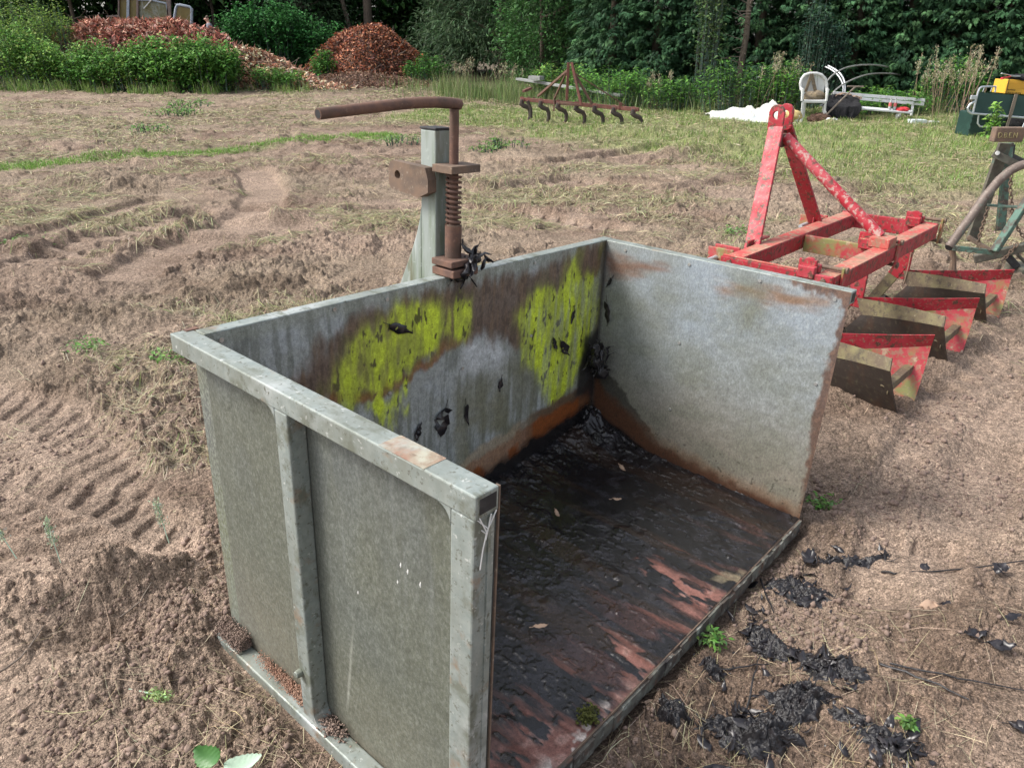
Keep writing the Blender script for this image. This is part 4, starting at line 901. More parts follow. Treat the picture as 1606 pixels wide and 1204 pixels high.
def body(r0):
    bd = MB().box((r0-.010, .515, .18), (r0+.010, .60, ZT+.06)).build('ridging_body', 'red', ridger, bevel=.003)     # the shank carries the body
    # clamp: block ahead of the toolbar, bolts over and under it, strap behind
    cl = MB().box((r0-.045, .5065, ZT-.02), (r0-.0105, .585, ZT+.035)).box((r0+.0105, .5065, ZT-.02), (r0+.045, .585, ZT+.035)).build('shank_clamp', 'red', bd, bevel=.004)
    MB().tube([(r0-.012, .55, ZT+.035), (r0+.012, .55, ZT+.035)], .034, 18).build('clamp_cap', 'red', bd, bevel=.002)
    for z in (ZT+.018, ZT-.105):
        MB().tube([(r0+.075, .56, z), (r0+.075, .40, z)], .010, 10).build('clamp_bolt', 'rust_brown', bd, smooth=True)
        MB().tube([(r0+.075, .412, z), (r0+.075, .396, z)], .017, 6).build('nut', 'rust_brown', bd)
    MB().box((r0+.055, .4065, ZT-.12), (r0+.095, .4185, ZT+.03)).build('clamp_strap', 'red_faded', bd, bevel=.002)
    # share leg running forward and down, and point
    MB().bar(RP(r0, -.575, .24), RP(r0, -.70, .0), .022, .065).build('share_leg', 'mould_out', bd, bevel=.003)
    MB().bar(RP(r0, -.565, .27), RP(r0, -.60, .195), .026, .07).build('share_head', 'red', bd, bevel=.003)
    MB().sheet([RP(r0, -.80, -.03), RP(r0-.10, -.58, .0), RP(r0, -.62, .06), RP(r0+.10, -.58, .0)], .008).build('share_point', 'mould_low', bd)
    for s in (-1, 1):
        A, Z = mould(bd, r0, s)
        n = 14
        for nm, k0, k1, m in (('upper_mouldboard', 'top', 'fold', 'red' if s > 0 else 'mould_out'), ('lower_mouldboard', 'fold', 'bot', 'red_faded' if s > 0 else 'mould_low')):
            vs = []; fs = []
            for i in range(n+1):
                t = i/n; bow = s*.022*math.sin(math.pi*t)*(-1)
                for j in range(5):
                    q = j/4; p = A[k0].lerp(A[k1], q).lerp(Z[k0].lerp(Z[k1], q), t)
                    cur = (.010*math.sin(math.pi*q)) * (1 if k0 == 'fold' else 0)*t
                    vs.append(p+Vector((bow+s*cur, 0, 0)))
            for i in range(n):
                for j in range(4): fs.append((i*5+j, i*5+j+1, (i+1)*5+j+1, (i+1)*5+j))
            o = MB().add(vs, fs).build(nm, m, bd); me = o.data
            sm = o.modifiers.new('thick', 'SOLIDIFY'); sm.thickness = .006; sm.offset = 0
            if s > 0:                                  # the outside of the right boards is bare, too
                pass
    MB().box((r0-.17, .048, .145), (r0+.17, .085, .153)).box((r0-.17, .0475, .115), (r0+.17, .0525, .1448)).build('spreader', 'mould_out', bd, bevel=.002)
    MB().tube([(r0-.145, .066, .154), (r0-.145, .066, .165)], .010, 6).build('spreader_bolt', 'rust', bd)
    return bd
for r0 in (-.75, 0, .75): body(r0)
# straw stuck on the right hand mouldboard
cst = ridger.location+Matrix.Rotation(ridger.rotation_euler.z, 3, 'Z') @ RP(.72, -.52, .28)
st_ = MB().tube([(0, 0, -.12), (.004, .002, 0), (.0, 0, .08), (.03, -.01, .05)], .003, 5).build('straw_stem', 'tan_leaf'); st_.location = cst
tag(st_, 'single pale straw caught on the far red ridging body', 'straw')

# ================================================================== OLD GREEN PLOUGH at the right edge
YP = 5.3
c6 = lambda x, y, Y=YP: PY(1460+.2824*x, 100+.2824*y, Y)
base = Vector((3.45, YP, 0)); gpl = empty('old_horse_plough', base, label='old green and rusty plough with chains and curved pipe handle at the right edge', cat='plough')
def LP(p): return Vector(p)-base
def ctube(name, pts, r, m, n=14): return MB().tube([LP(p) for p in pts], r, n).build(name, m, gpl, smooth=True)
ctube('pipe_handle', [c6(100, 1018, 5.05), c6(200, 880, 5.1), c6(300, 740, 5.15), c6(380, 645, 5.18), c6(440, 594, 5.2), c6(490, 568, 5.2), c6(540, 553, 5.2), c6(640, 545, 5.2), c6(760, 600, 5.2)], .030, 'pipe_old', 18)
ctube('pipe_bore_shade', [c6(98, 1021, 5.046), c6(97, 1022, 5.045)], .024, 'dark_gap')  # solid pipe end: the shade inside is a dark disc
MB().bar(LP(c6(350, 1045, 4.95)), LP(c6(560, 720, 5.0)), .055, .04).build('green_handle', 'green_old', gpl, bevel=.008)
MB().bar(LP(c6(120, 1022, 5.03)), LP(c6(350, 1048, 4.97)), .02, .035).build('cross_strap', 'green_old', gpl, bevel=.003)
MB().bar(LP(c6(312, 785, 5.2)), LP(c6(500, 797, 5.1)), .05, .012).build('cross_bar', 'green_old', gpl, bevel=.003)
MB().bar(LP(c6(412, 440, 5.4)), LP(c6(225, 985, 5.45)), .085, .03, (0, 1, 0)).build('leaning_mast', 'iron_old', gpl, bevel=.004)
MB().bar(LP(c6(432, 440, 5.46)), LP(c6(385, 925, 5.4)), .06, .03, (0, 1, 0)).build('upright_plate', 'green_old', gpl, bevel=.004)
MB().bar(LP(c6(445, 450, 5.48)), LP(c6(428, 600, 5.46)), .05, .03, (0, 1, 0)).build('upright_plate', 'dark_gap', gpl, bevel=.004)
MB().bar(LP(c6(345, 498, 5.36)), LP(c6(480, 562, 5.3)), .05, .012, (0, 1, 0)).build('link_bar', 'iron_old', gpl, bevel=.003)
MB().bar(LP(c6(440, 515, 5.45)), LP(c6(540, 565, 5.4)), .05, .02, (0, 1, 0)).build('link_bar', 'dark_gap', gpl, bevel=.003)
MB().tube([LP(c6(370, 497, 5.35)), LP(c6(370, 497, 5.325))], .015, 14).build('pivot_bolt', 'white_plastic', gpl, bevel=.003)
# cast name block (worn lettering)
pc = (c6(335, 352)+c6(515, 352)+c6(515, 436)+c6(335, 436))/4
nb = MB().box(LP(c6(333, 433, YP))-Vector((0, .03, 0)), LP(c6(517, 352, YP))+Vector((0, .03, 0))).build('name_block', 'rust_brown', gpl, bevel=.006)
text('worn_lettering', 'D.B.E.N', LP(pc)+Vector((-.085, -.031, -.018)), .05, 'embossed', nb, sx=.85)
def chain(pts, link=.034, r=.0042):
    P = [LP(p) for p in pts]; out = []; L = []
    for i in range(len(P)-1):
        n = max(2, int((P[i+1]-P[i]).length/.004))
        out += [P[i].lerp(P[i+1], t/n) for t in range(n)]
    mb = MB(); k = 0; step = int(link*.72/.004)
    for i in range(0, len(out)-step-1, step):
        a, b = out[i], out[i+step]; d = (b-a).normalized(); x = d.orthogonal().normalized(); y = d.cross(x)
        s = x if k % 2 else y; k += 1; c = (a+b)/2; hl = link/2; hw = link*.30
        ring = [c+d*(hl*math.cos(t))+s*(hw*math.sin(t)) for t in np.linspace(0, 2*math.pi, 13)]
        mb.tube(ring, r, 6)
    return mb.build('chain', 'rust_brown', gpl, smooth=True)
chain([c6(446, 615, 5.25), c6(440, 690, 5.25), c6(450, 790, 5.22), c6(452, 850, 5.22), c6(490, 930, 5.2), c6(540, 990, 5.15)])
chain([c6(318, 795, 5.28), c6(300, 860, 5.28), c6(275, 940, 5.28), c6(262, 1010, 5.28)])
chain([c6(480, 1000, 5.1), c6(430, 1060, 5.1), c6(380, 1110, 5.08), c6(350, 1150, 5.05)])
MB().bar(LP(c6(205, 960, 5.42)), LP(c6(330, 1040, 5.3)), .03, .03).build('foot_beam', 'rust_brown', gpl, bevel=.004)
MB().bar(LP(c6(240, 1085, 5.2)), LP(c6(560, 1010, 5.1)), .05, .06).build('foot_beam', 'iron_old', gpl, bevel=.006)
MB().bar(LP(c6(400, 1040, 5.15)), LP(c6(480, 1130, 5.1)), .02, .05).build('foot_beam', 'dark_gap', gpl, bevel=.004)
MB().tube([LP(c6(118, 1030, 5.05)), LP(c6(125, 1090, 5.05)), LP(c6(120, 1150, 5.05))], [.022, .018, .026], 8).build('handle_stub', 'rust_brown', gpl, smooth=True)
MB().bar(LP(c6(380, 1110, 5.0)), LP(c6(360, 1160, 5.0)), .035, .03).build('handle_stub', 'rust_brown', gpl, bevel=.006)
MB().tube([LP(c6(500, 1000, 5.2)), LP(c6(480, 1060, 5.2)), LP(c6(530, 1110, 5.2)), LP(c6(590, 1090, 5.2)), LP(c6(600, 1030, 5.2)), LP(c6(560, 985, 5.2)), LP(c6(500, 1000, 5.2))], .012, 8).build('iron_ring', 'iron_old', gpl, smooth=True)
MB().box(LP(c6(440, 1180, 5.15))-Vector((0, .1, 0)), LP(c6(640, 1115, 5.15))+Vector((0, .1, 0))).build('share_block', 'iron_old', gpl, bevel=.015)

# ================================================================== RUSTY CULTIVATOR in the middle distance
fc_ = lambda x, y, Y: PY(800+x*.137, 90+y*.137, Y)
YC = 16.4
cb0 = fc_(720, 760, YC); cb0.z = 0
cult = empty('spring_tine_cultivator', cb0, label='rusty brown spring tine cultivator with a pointed headstock standing far off in the field', cat='cultivator')
def CL(x, y, Y=YC): return fc_(x, y, Y)-cb0
YL, YR = 17.0, 15.8
def beamY(x): return YL+(YR-YL)*(x-120)/(1480-120)
M['rust_red'] = mat('red brown rust', (.16, .06, .045), [(6, .45, .65, (.11, .055, .045)), (15, .55, .7, (.22, .11, .08))], rough=.85)
M['tine'] = mat('dark tine', (.045, .035, .03), [(8, .5, .7, (.09, .06, .045))], rough=.8)
MB().bar(CL(125, 480, YL), CL(1475, 600, YR), .08, .075).build('tool_beam', 'rust_red', cult, bevel=.006)
for k, x in enumerate((150, 365, 565, 775, 985, 1200, 1425)):
    Y = beamY(x); yb = 485+(x-125)*.089; L = [(x-15, yb-5), (x-25, yb+45), (x+10, yb+70), (x+60, yb+90), (x+78, yb+130), (x+78, yb+190), (x+55, yb+250)]
    tn = MB().tube([CL(a, b, Y-.12) for a, b in L], [.035, .05, .05, .045, .042, .038, .03], 7).build('tine', 'tine', cult, smooth=True)
    MB().bar(CL(x-15, yb-30, Y-.02), CL(x-10, yb+40, Y-.1), .08, .05).build('tine_clamp', 'rust_red', tn, bevel=.006)
MB().tube([CL(200, 500, YL-.2), CL(238, 590, YL-.2), CL(240, 700, YL-.2)], .035, 7).build('tine', 'tine', cult, smooth=True)
for nm, a, b, w in (('mast_bar', (668, 60, 16.1), (650, 490, 16.1), .055), ('mast_bar', (706, 60, 16.0), (815, 550, 15.9), .05), ('brace_bar', (660, 150, 16.1), (320, 445, 16.9), .045),
                    ('brace_bar', (655, 150, 16.1), (505, 480, 16.6), .035), ('brace_bar', (730, 170, 16.0), (940, 540, 16.0), .05), ('brace_bar', (740, 180, 16.0), (1350, 575, 16.3), .022), ('brace_bar', (505, 470, 16.6), (500, 620, 16.55), .03)):
    MB().bar(CL(*a), CL(*b), w, w).build(nm, 'rust_red' if nm == 'mast_bar' else 'rust', cult, bevel=.005)
MB().box(CL(1245, 590, 15.95)-Vector((0, .02, 0)), CL(1285, 520, 15.95)+Vector((0, .02, 0))).build('marker_plate', 'rust_red', cult)
MB().bar(CL(150, 390, 17.0), CL(240, 355, 17.3), .06, .05).build('link_stub', 'rust_red', cult, bevel=.004)
MB().bar(CL(555, 520, 16.3), CL(800, 548, 16.1), .05, .04).build('front_bar', 'rust', cult, bevel=.004)
for (x, y) in ((200, 462), (262, 465)): MB().box(CL(x, y+12, 16.95)-Vector((0, .03, 0)), CL(x+25, y-10, 16.95)+Vector((0, .03, 0))).build('beam_bolt', 'rust', cult)

# ================================================================== FAR CORNER: chair, bench, hoops, sheet, trestle and crate
f2 = lambda x, y, Y: PY(1240+x*.137, 90+y*.137, Y)
def thing(name, p, label, cat, group=None):
    e = empty(name, p, label=label, cat=cat, group=group); return e
YQ = 17.2
cc = f2(270, 600, YQ); cc.z = gz(cc.x, YQ)
chair = thing('garden_chair', cc, 'white moulded plastic garden chair with a brown sack on its seat', 'chair')
K = lambda x, y, dy=0.: f2(x, y, YQ+dy)-cc
mb = MB()
arch = [K(x, y, .28) for x, y in ((120, 360), (112, 300), (125, 250), (160, 205), (215, 186), (300, 186), (355, 205), (400, 255), (412, 310), (412, 370))]
mb.tube(arch, .035, 8)
for i in range(9):
    t = i/8; a = K(165+t*190, 462, .30); b = K(140+t*245, 245-60*math.sin(math.pi*(.12+.76*t)), .30)
    mb.bar(a, b, .062 if i in (0, 1, 7, 8) else .05, .014, (0, 1, 0))
mb.sheet([K(160, 480, .3), K(375, 480, .3), K(370, 400, .3), K(165, 400, .3)], .012)
mb.build('backrest', 'white_plastic', chair, bevel=.004)
MB().sheet([K(150, 500, -.22), K(400, 500, -.22), K(380, 470, .28), K(165, 470, .28)], .03).bar(K(150, 508, -.23), K(400, 510, -.23), .03, .05).build('seat', 'white_plastic', chair, bevel=.006)
for xs, x2 in (((118, 360), 140), ((412, 365), 420)):
    MB().tube([K(xs[0], xs[1], .28), K(xs[0]+(15 if x2 > 200 else 6), xs[1]+10, .0), K(x2, 375, -.2), K(x2-6, 440, -.22), K(x2-10, 500, -.22)], [.03, .034, .036, .03, .028], 8).build('armrest', 'white_plastic', chair, smooth=True)
for x, dy, yb in ((142, -.22, 640), (398, -.22, 660), (165, .28, 615), (385, .28, 640)):
    pz = K(x-6, yb, dy); pz.z = -.02
    MB().bar(K(x, 505, dy), pz, .05, .035, (0, 1, 0)).build('leg', 'white_plastic', chair, bevel=.006)
def blob(name, m, c, rad, parent=None, amp=.35, sc=3., sub=28, flat=0., seed=0):
    n, k = sub, sub*2; th_ = np.linspace(.02, math.pi-.02, n)[:, None]; ph = np.linspace(0, 2*math.pi, k, endpoint=False)[None, :]
    d = np.stack([np.sin(th_)*np.cos(ph), np.sin(th_)*np.sin(ph), np.cos(th_)*np.ones_like(ph)], -1)
    q = 1+amp*2*(fbm(d[..., 0]*sc+d[..., 2]*sc*.7+seed, d[..., 1]*sc-d[..., 2]*sc*.5, 4, 600+seed)-.5)
    V = d*q[..., None]*np.array(rad)
    if flat: V[..., 2] = np.maximum(V[..., 2], -rad[2]*flat)
    o = np_mesh(name, V.reshape(-1, 3), grid_faces(n, k, True), m, parent, smooth=True); o.location = c; return o
tag(blob('sack', 'sack', cc+K(270, 455, .02), (.24, .18, .13), amp=.35, seed=3), 'crumpled brown sack heaped on the seat of the white chair', 'sack')
sp0 = cc+K(240, 190, .22); strap_ = MB().bar(Vector((0, 0, 0)), K(170, 400, .2)-K(240, 190, .22), .06, .02, (0, 1, 0)).bar(Vector((0, 0, 0)), K(290, 420, .2)-K(240, 190, .22), .07, .02, (0, 1, 0)).build('sack_strap', 'sack', bevel=.004); strap_.location = sp0
tag(strap_, 'dark forked cloth strap hanging over the back of the white chair', 'strap')
# bench
YB = 17.6
bc = f2(950, 700, YB); bc.z = gz(bc.x, YB)
bench = thing('garden_bench', bc, 'long white slatted bench leaning in front of the conifer hedge', 'bench')
Bq = lambda x, y, dy=0.: f2(x, y, YB+dy)-bc
MB().sheet([Bq(490, 390, .3), Bq(1538, 475, .3), Bq(1535, 512, .3), Bq(490, 425, .3)], .03).build('back_slat', 'white_wood', bench, bevel=.004)
MB().sheet([Bq(640, 445, .29), Bq(1530, 520, .29), Bq(1520, 555, .29), Bq(640, 478, .29)], .03).build('back_slat', 'white_wood', bench, bevel=.004)
MB().sheet([Bq(330, 552, -.2), Bq(1370, 638, -.2), Bq(1400, 620, .1), Bq(400, 535, .1)], .035).build('seat', 'white_wood', bench, bevel=.005)
for x, y in ((395, 560), (1220, 640)):
    for d, dx in ((-.15, 0), (.2, 30)):
        p = Bq(x+dx, y+8, d); q = Bq(x+dx-15, y+100, d); q.z = -.03
        MB().bar(p, q, .05, .04, (0, 1, 0)).build('leg', 'white_wood', bench, bevel=.004)
for x in (560, 1400): MB().bar(Bq(x, 460+(x-560)*.09, .32), Bq(x-20, 600+(x-560)*.09, .2), .05, .03, (0, 1, 0)).build('back_support', 'white_wood', bench, bevel=.003)
# black cloth draped over the bench
nx_, nt_ = 40, 44
U = np.linspace(0, 1, nx_)[:, None]*np.ones((1, nt_)); T = np.linspace(0, 1, nt_)[None, :]*np.ones((nx_, 1))
prof = np.array([(f2(600, 430, YB+.34).z, .34), (f2(600, 440, YB).z, .26), (f2(600, 545, YB).z+.05, .05), (f2(600, 560, YB).z+.03, -.25), (f2(600, 640, YB).z, -.32), (.05, -.36)])
tk = np.array([0, .12, .42, .62, .8, 1])
zz = np.interp(T, tk, prof[:, 0]); yy = np.interp(T, tk, prof[:, 1])
xl = np.interp(T, [0, .3, .6, 1], [f2(500, 0, YB).x, f2(440, 0, YB).x, f2(420, 0, YB).x, f2(520, 0, YB).x]); xr = np.interp(T, [0, .35, .7, 1], [f2(720, 0, YB).x, f2(860, 0, YB).x, f2(840, 0, YB).x, f2(740, 0, YB).x])
xx = xl+(xr-xl)*U+.1*(fbm(U*3, T*3, 3, 621)-.5)
fo = fbm(U*8, T*2.5, 4, 622)-.5
yy = yy-.22*np.maximum(fo, -.2)-.08; zz = zz+.10*(fbm(U*4, T*4, 3, 623)-.5)*(T < .95)
cl = np_mesh('coat', np.stack([xx-bc.x, yy+YB-bc.y, np.maximum(zz, gz(bc.x, YB)+.02)-bc.z], -1).reshape(-1, 3), grid_faces(nx_, nt_), 'cloth_black', smooth=True); cl.location = bc
cl.modifiers.new('thick', 'SOLIDIFY').thickness = .025
tag(cl, 'black coat thrown over the left end of the white bench', 'coat')
for k, (x, y, r, lab) in enumerate(((600, 440, .12, 'coil of tan rope on the bench back above the coat'), (735, 465, .09, 'smaller coil of tan rope lying on the coat'))):
    p = f2(x, y, YB+.2); mb = MB()
    pts = [Vector((r*1.3*math.cos(t)*(1+.15*math.sin(2.3*t)), .05*math.sin(t*1.7), r*.35*math.sin(t)+.012*math.sin(5*t))) for t in np.linspace(0, 2*math.pi*4, 90)]
    o = mb.tube(pts, .012, 6).build('rope_coil', 'tan_leaf', smooth=True); o.location = p; tag(o, lab, 'rope')
# hoe leaning on the bench
h0 = f2(395, 690, 16.9); h0.z = gz(h0.x, 16.9); ho = thing('garden_fork', h0, 'long handled tool with a cross grip leaning on the bench and coat', 'garden tool')
HQ = lambda x, y, Y: f2(x, y, Y)-h0
MB().tube([HQ(400, 670, 16.9), HQ(570, 500, 17.1), HQ(740, 340, 17.3)], .02, 8).build('shaft', 'wood_grey', ho, smooth=True)
MB().tube([HQ(650, 333, 17.3), HQ(740, 337, 17.3), HQ(835, 338, 17.3)], .018, 8).build('cross_grip', 'wood_grey', ho, smooth=True)
mb = MB()
for k in range(4): mb.tube([HQ(400, 672, 16.9)+Vector((-.02+k*.0, 0, 0)), HQ(360-k*14, 690, 16.85+k*.04), HQ(330-k*20, 740, 16.8+k*.05)], .012, 6)
mb.build('tines', 'rust', ho, smooth=True)
tag(blob('soil_lump', 'pile_core', f2(320, 715, 17), (.24, .18, .13), amp=.4, seed=5), 'dark lump of soil at the foot of the leaning tool', 'soil heap')
for k, (x, lab) in enumerate(((1130, 'left one of two pale bottles with red labels on the bench seat'), (1185, 'right one of two pale bottles with red labels on the bench seat'))):
    p = f2(x, 600+k*3, YB-.1); bt = empty('bottle', p, label=lab, cat='bottle', group='bottles on the bench')
    MB().tube([(0, 0, 0), (0, 0, .15), (0, 0, .19), (0, 0, .25)], [.034, .034, .016, .014], 12).build('glass_body', 'glass_bottle', bt, smooth=True)
    MB().tube([(0, 0, .07), (0, 0, .15)], .0355, 12).build('bottle_label', 'label_red', bt, smooth=True)
tag(blob('red_bag', 'redcloth', f2(1280, 598, YB-.1), (.14, .08, .05), amp=.4, seed=8), 'small crumpled red bag lying on the right end of the bench', 'bag')
sc_ = MB().box((-.16, -.1, 0), (.16, .1, .09)).build('pale_box', 'blue_scrap', bevel=.01); p = f2(1430, 800, 16.6); sc_.location = (p.x, p.y, gz(p.x, p.y)); tag(sc_, 'pale low box lying in the grass under the right end of the bench', 'box')
for k, (x, y, w, lab) in enumerate(((470, 750, .10, 'crumpled white scrap in the grass before the coat'), (435, 735, .06, 'smaller white scrap left of the crumpled white scrap'), (1560, 840, .2, 'pale scattered wood scraps in the grass right of the pale box'), (1450, 835, .12, 'light scrap in the grass below the pale box'))):
    p = f2(x, y, 16.6); tag(blob('scrap', 'white_plastic' if k < 2 else 'tarp', (p.x, p.y, gz(p.x, p.y)+.02), (w, w*.6, .035), amp=.5, seed=20+k), lab, 'scrap')
# hoops
def hoop(label, pts, r=.018, m='hoop'):
    P = [f2(*q) for q in pts]; Q = []
    for i in range(len(P)-1):
        p0 = P[max(i-1, 0)]; p1 = P[i]; p2 = P[i+1]; p3 = P[min(i+2, len(P)-1)]
        for t in np.linspace(0, 1, 6, endpoint=False):
            Q.append(.5*((2*p1)+(p2-p0)*t+(2*p0-5*p1+4*p2-p3)*t*t+(3*p1-p0-3*p2+p3)*t**3))
    Q.append(P[-1]); o = P[0].copy(); ob = MB().tube([q-o for q in Q], r, 8).build('hoop_pipe', m, smooth=True); ob.location = o
    return tag(ob, label, 'hoop', 'bent hoop pipes by the hedge')
hoop('tall grey hoop pipe arching from the chair into the hedge', [(335, 440, 17.9), (365, 360, 17.9), (420, 270, 18.1), (500, 190, 18.4), (620, 125, 18.8), (760, 95, 19.2), (900, 87, 19.6), (1040, 98, 20.2), (1150, 122, 20.8)])
hoop('lower grey hoop pipe arching behind the bench into the hedge', [(440, 470, 18.1), (510, 380, 18.1), (620, 300, 18.3), (760, 235, 18.7), (900, 195, 19.2), (1040, 185, 19.8), (1180, 190, 20.4), (1260, 205, 20.9)])
hoop('pale doubled hoop pipe, outer one bending down to the bench', [(430, 97, 19.6), (500, 135, 19.2), (565, 185, 18.8), (605, 250, 18.5), (622, 320, 18.3), (620, 400, 18.2)], .017, 'white_wood')
hoop('pale doubled hoop pipe, inner one bending down to the bench', [(400, 110, 19.6), (470, 145, 19.2), (535, 200, 18.8), (578, 265, 18.5), (600, 330, 18.3), (598, 400, 18.2)], .015, 'white_wood')
hoop('short grey hoop pipe rising from the weeds behind the white sheet', [(-545, 385, 19.5), (-520, 330, 19.6), (-470, 280, 19.7), (-400, 240, 19.8), (-330, 215, 19.9)], .017)
# plastic sheet
def sheet_obj():
    n, k = 90, 44; U = np.linspace(0, 1, n)[:, None]*np.ones((1, k)); T = np.linspace(0, 1, k)[None, :]*np.ones((n, 1))
    A = PY(1112, 187, 17.9); Bp = PY(1252, 192, 16.4)
    X = A.x+(Bp.x-A.x)*U+.12*(fbm(U*5, T*5, 3, 631)-.5); Y = A.y+(Bp.y-A.y)*U+(T-.15)*1.0*(.5+.5*np.sin(math.pi*np.clip(U*1.15, 0, 1)))+.2*(fbm(U*4, T*3, 3, 632)-.5)
    ridge = np.interp(U, [0, .12, .3, .45, .5, .58, .65, .73, .83, 1], [.04, .08, .16, .2, .25, .16, .25, .36, .25, .15])
    Z = ridge*np.sin(math.pi*np.clip(T*1.02, 0, 1))**.7*(.7+.6*fbm(U*9, T*6, 4, 633))+.02+.12*np.abs(fbm(U*14, T*7, 3, 634)-.5)
    Z = Z*sst(0, .1, T)
    Z = Z+Hg(X, Y)+.02; Z[:, 0] -= .015
    o = A.copy(); o.z = 0
    ob = np_mesh('plastic_sheet', np.stack([X-o.x, Y-o.y, Z], -1).reshape(-1, 3), grid_faces(n, k), 'tarp', smooth=True); ob.location = o
    ob.modifiers.new('thick', 'SOLIDIFY').thickness = .004
    tag(ob, 'crumpled off white plastic sheet spread on the grass left of the chair', 'plastic sheet')
    fp = PY(1243, 183, 16.5)-o; fl = blob('turned_flap', 'tarp_tan', (fp.x, fp.y, .18), (.2, .14, .13), ob, amp=.3, seed=11)
sheet_obj()
# trestle bed with green canvas, crates and yellow panel
f8 = lambda x, y, Y: PY(1500+x*.0996, 100+y*.0996, Y)
YT = 13.6
t0 = f8(700, 1000, YT); t0.z = gz(t0.x, YT)
bed = thing('camp_bed', t0, 'folding camp bed of dark green canvas on bent aluminium tube standing on its side', 'camp bed')
TQ = lambda x, y, dy=0.: f8(x, y, YT+dy)-t0
MB().sheet([TQ(350, 450), TQ(1500, 540), TQ(1500, 880), TQ(280, 780)], .02).build('canvas', 'canvas', bed)
MB().tube([TQ(610, 450, .3), TQ(620, 362, .3), TQ(500, 362, .2), TQ(400, 366, .05), TQ(365, 390), TQ(340, 450), TQ(262, 775)], .016, 8).build('frame_tube', 'alu', bed, smooth=True)
MB().tube([TQ(300, 590, -.03), TQ(215, 640, -.03), TQ(178, 700, -.03), TQ(190, 755, -.03), TQ(235, 785, -.03), TQ(600, 812, -.03), TQ(1100, 855, -.03), TQ(1500, 890, -.03)], .018, 8).build('frame_tube', 'alu', bed, smooth=True)
MB().tube([TQ(350, 820, .1), TQ(335, 940, .1), TQ(370, 990, .1), TQ(560, 1000, .1), TQ(590, 830, .1)], .014, 8).build('leg_loop', 'alu', bed, smooth=True)
MB().tube([TQ(1090, 900, .1), TQ(1040, 1010, .1), TQ(1000, 1060, .1)], .014, 8).build('leg_loop', 'alu', bed, smooth=True)
MB().bar(TQ(945, 480, -.05), TQ(845, 830, -.05), .055, .015, (0, 1, 0)).bar(TQ(845, 830, -.05), TQ(790, 1010, -.04), .045, .015, (0, 1, 0)).build('wooden_strut', 'wood_grey', bed)
MB().box(TQ(215, 565, -.04)-Vector((0, .02, 0)), TQ(330, 500, -.04)+Vector((0, .02, 0))).build('corner_clamp', 'alu', bed, bevel=.006)
for x in (440, 560): MB().tube([TQ(x, 380, .15), TQ(x-25, 445, .15)], .008, 6).build('spring_wire', 'alu', bed)
b1 = f8(370, 1010, 14.2); db = MB().box((-.30, -.2, 0), (.34, .25, .42)).build('plastic_crate', 'crate_dark', bevel=.02); db.location = (b1.x+.05, 14.3, gz(b1.x, 14.3)); tag(db, 'dark green plastic crate standing behind the camp bed legs', 'crate')
for z in (.1, .2, .3): MB().box((-.31, -.205, z), (.35, -.2005, z+.02)).build('crate_rib', 'crate_dark', db)
tag(blob('black_bag', 'cloth_black', f8(930, 960, 14.2), (.28, .2, .2), amp=.25, seed=14), 'black bag slumped behind the wooden strut of the camp bed', 'bag')
tag(blob('green_bag', 'crate_dark', f8(640, 870, 14.0), (.10, .08, .08), amp=.25, seed=15), 'small green bundle tucked under the camp bed canvas', 'bag')
yc = f8(760, 470, 14.4); yb_ = empty('yellow_crate', yc, label='yellow crate with dark printing standing behind the green canvas', cat='crate')
YQ_ = lambda x, y, dy=0.: f8(x, y, 14.4+dy)-yc
q0, q1, q2, q3 = YQ_(755, 470), YQ_(1400, 505), YQ_(1420, 265), YQ_(815, 250)
MB().add([q0, q1, q2, q3]+[p+Vector((0, .4, 0)) for p in (q0, q1, q2, q3)], [(0, 1, 2, 3), (7, 6, 5, 4), (0, 4, 5, 1), (1, 5, 6, 2), (2, 6, 7, 3), (3, 7, 4, 0)]).build('shell', 'yellow', yb_, bevel=.01)
MB().bar(YQ_(830, 250, -.012), YQ_(785, 470, -.012), .012, .008).build('edge_line', 'ink', yb_)
for k in range(3): MB().bar(YQ_(850, 300+k*38, -.006), YQ_(1300, 318+k*38, -.006), .006, .01, (0, 0, 1)).build('ridge', 'yellow', yb_)
text('printed_word', 'aurene', YQ_(800, 420, -.012), .045, 'ink', yb_, (math.pi/2, R_(3), 0), sx=1.2)
text('printed_word', 'ECUAD', YQ_(800, 476, -.012), .05, 'ink', yb_, (math.pi/2, R_(3), 0), sx=1.5)
g0 = f8(880, 220, 14.3); sh_ = empty('garden_shears', g0, label='shears with red grips lying on top of the yellow crate', cat='shears')
MB().bar(f8(890, 190, 14.3)-g0, f8(710, 155, 14.1)-g0, .03, .012).bar(f8(860, 195, 14.3)-g0, f8(1000, 200, 14.4)-g0, .03, .02).build('blades', 'alu', sh_, bevel=.003)
MB().tube([f8(850, 205, 14.3)-g0, f8(710, 235, 14.1)-g0], [.012, .02], 8).build('grip', 'redcloth', sh_, smooth=True)
tag(blob('grey_bag', 'cloth_black', f8(1050, 220, 14.5), (.26, .15, .06), amp=.35, seed=17), 'dark plastic bag on top of the yellow crate', 'bag')
# board lying behind the cultivator, pale crate and blue grey trough
def plank(label, a, b, w, t, m='plank'):
    o = (a+b)/2; ob = MB().bar(a-o, b-o, w, t).build('plank', m, bevel=.004); ob.location = o; return tag(ob, label, 'plank', 'planks behind the cultivator')
plank('long bleached plank lying in the weeds behind the cultivator', PY(812, 124, 23), PY(975, 150, 20.5), .18, .06)
plank('short pale plank lying on the long bleached one', PY(832, 122, 22.4), PY(850, 123, 22.2), .25, .1)

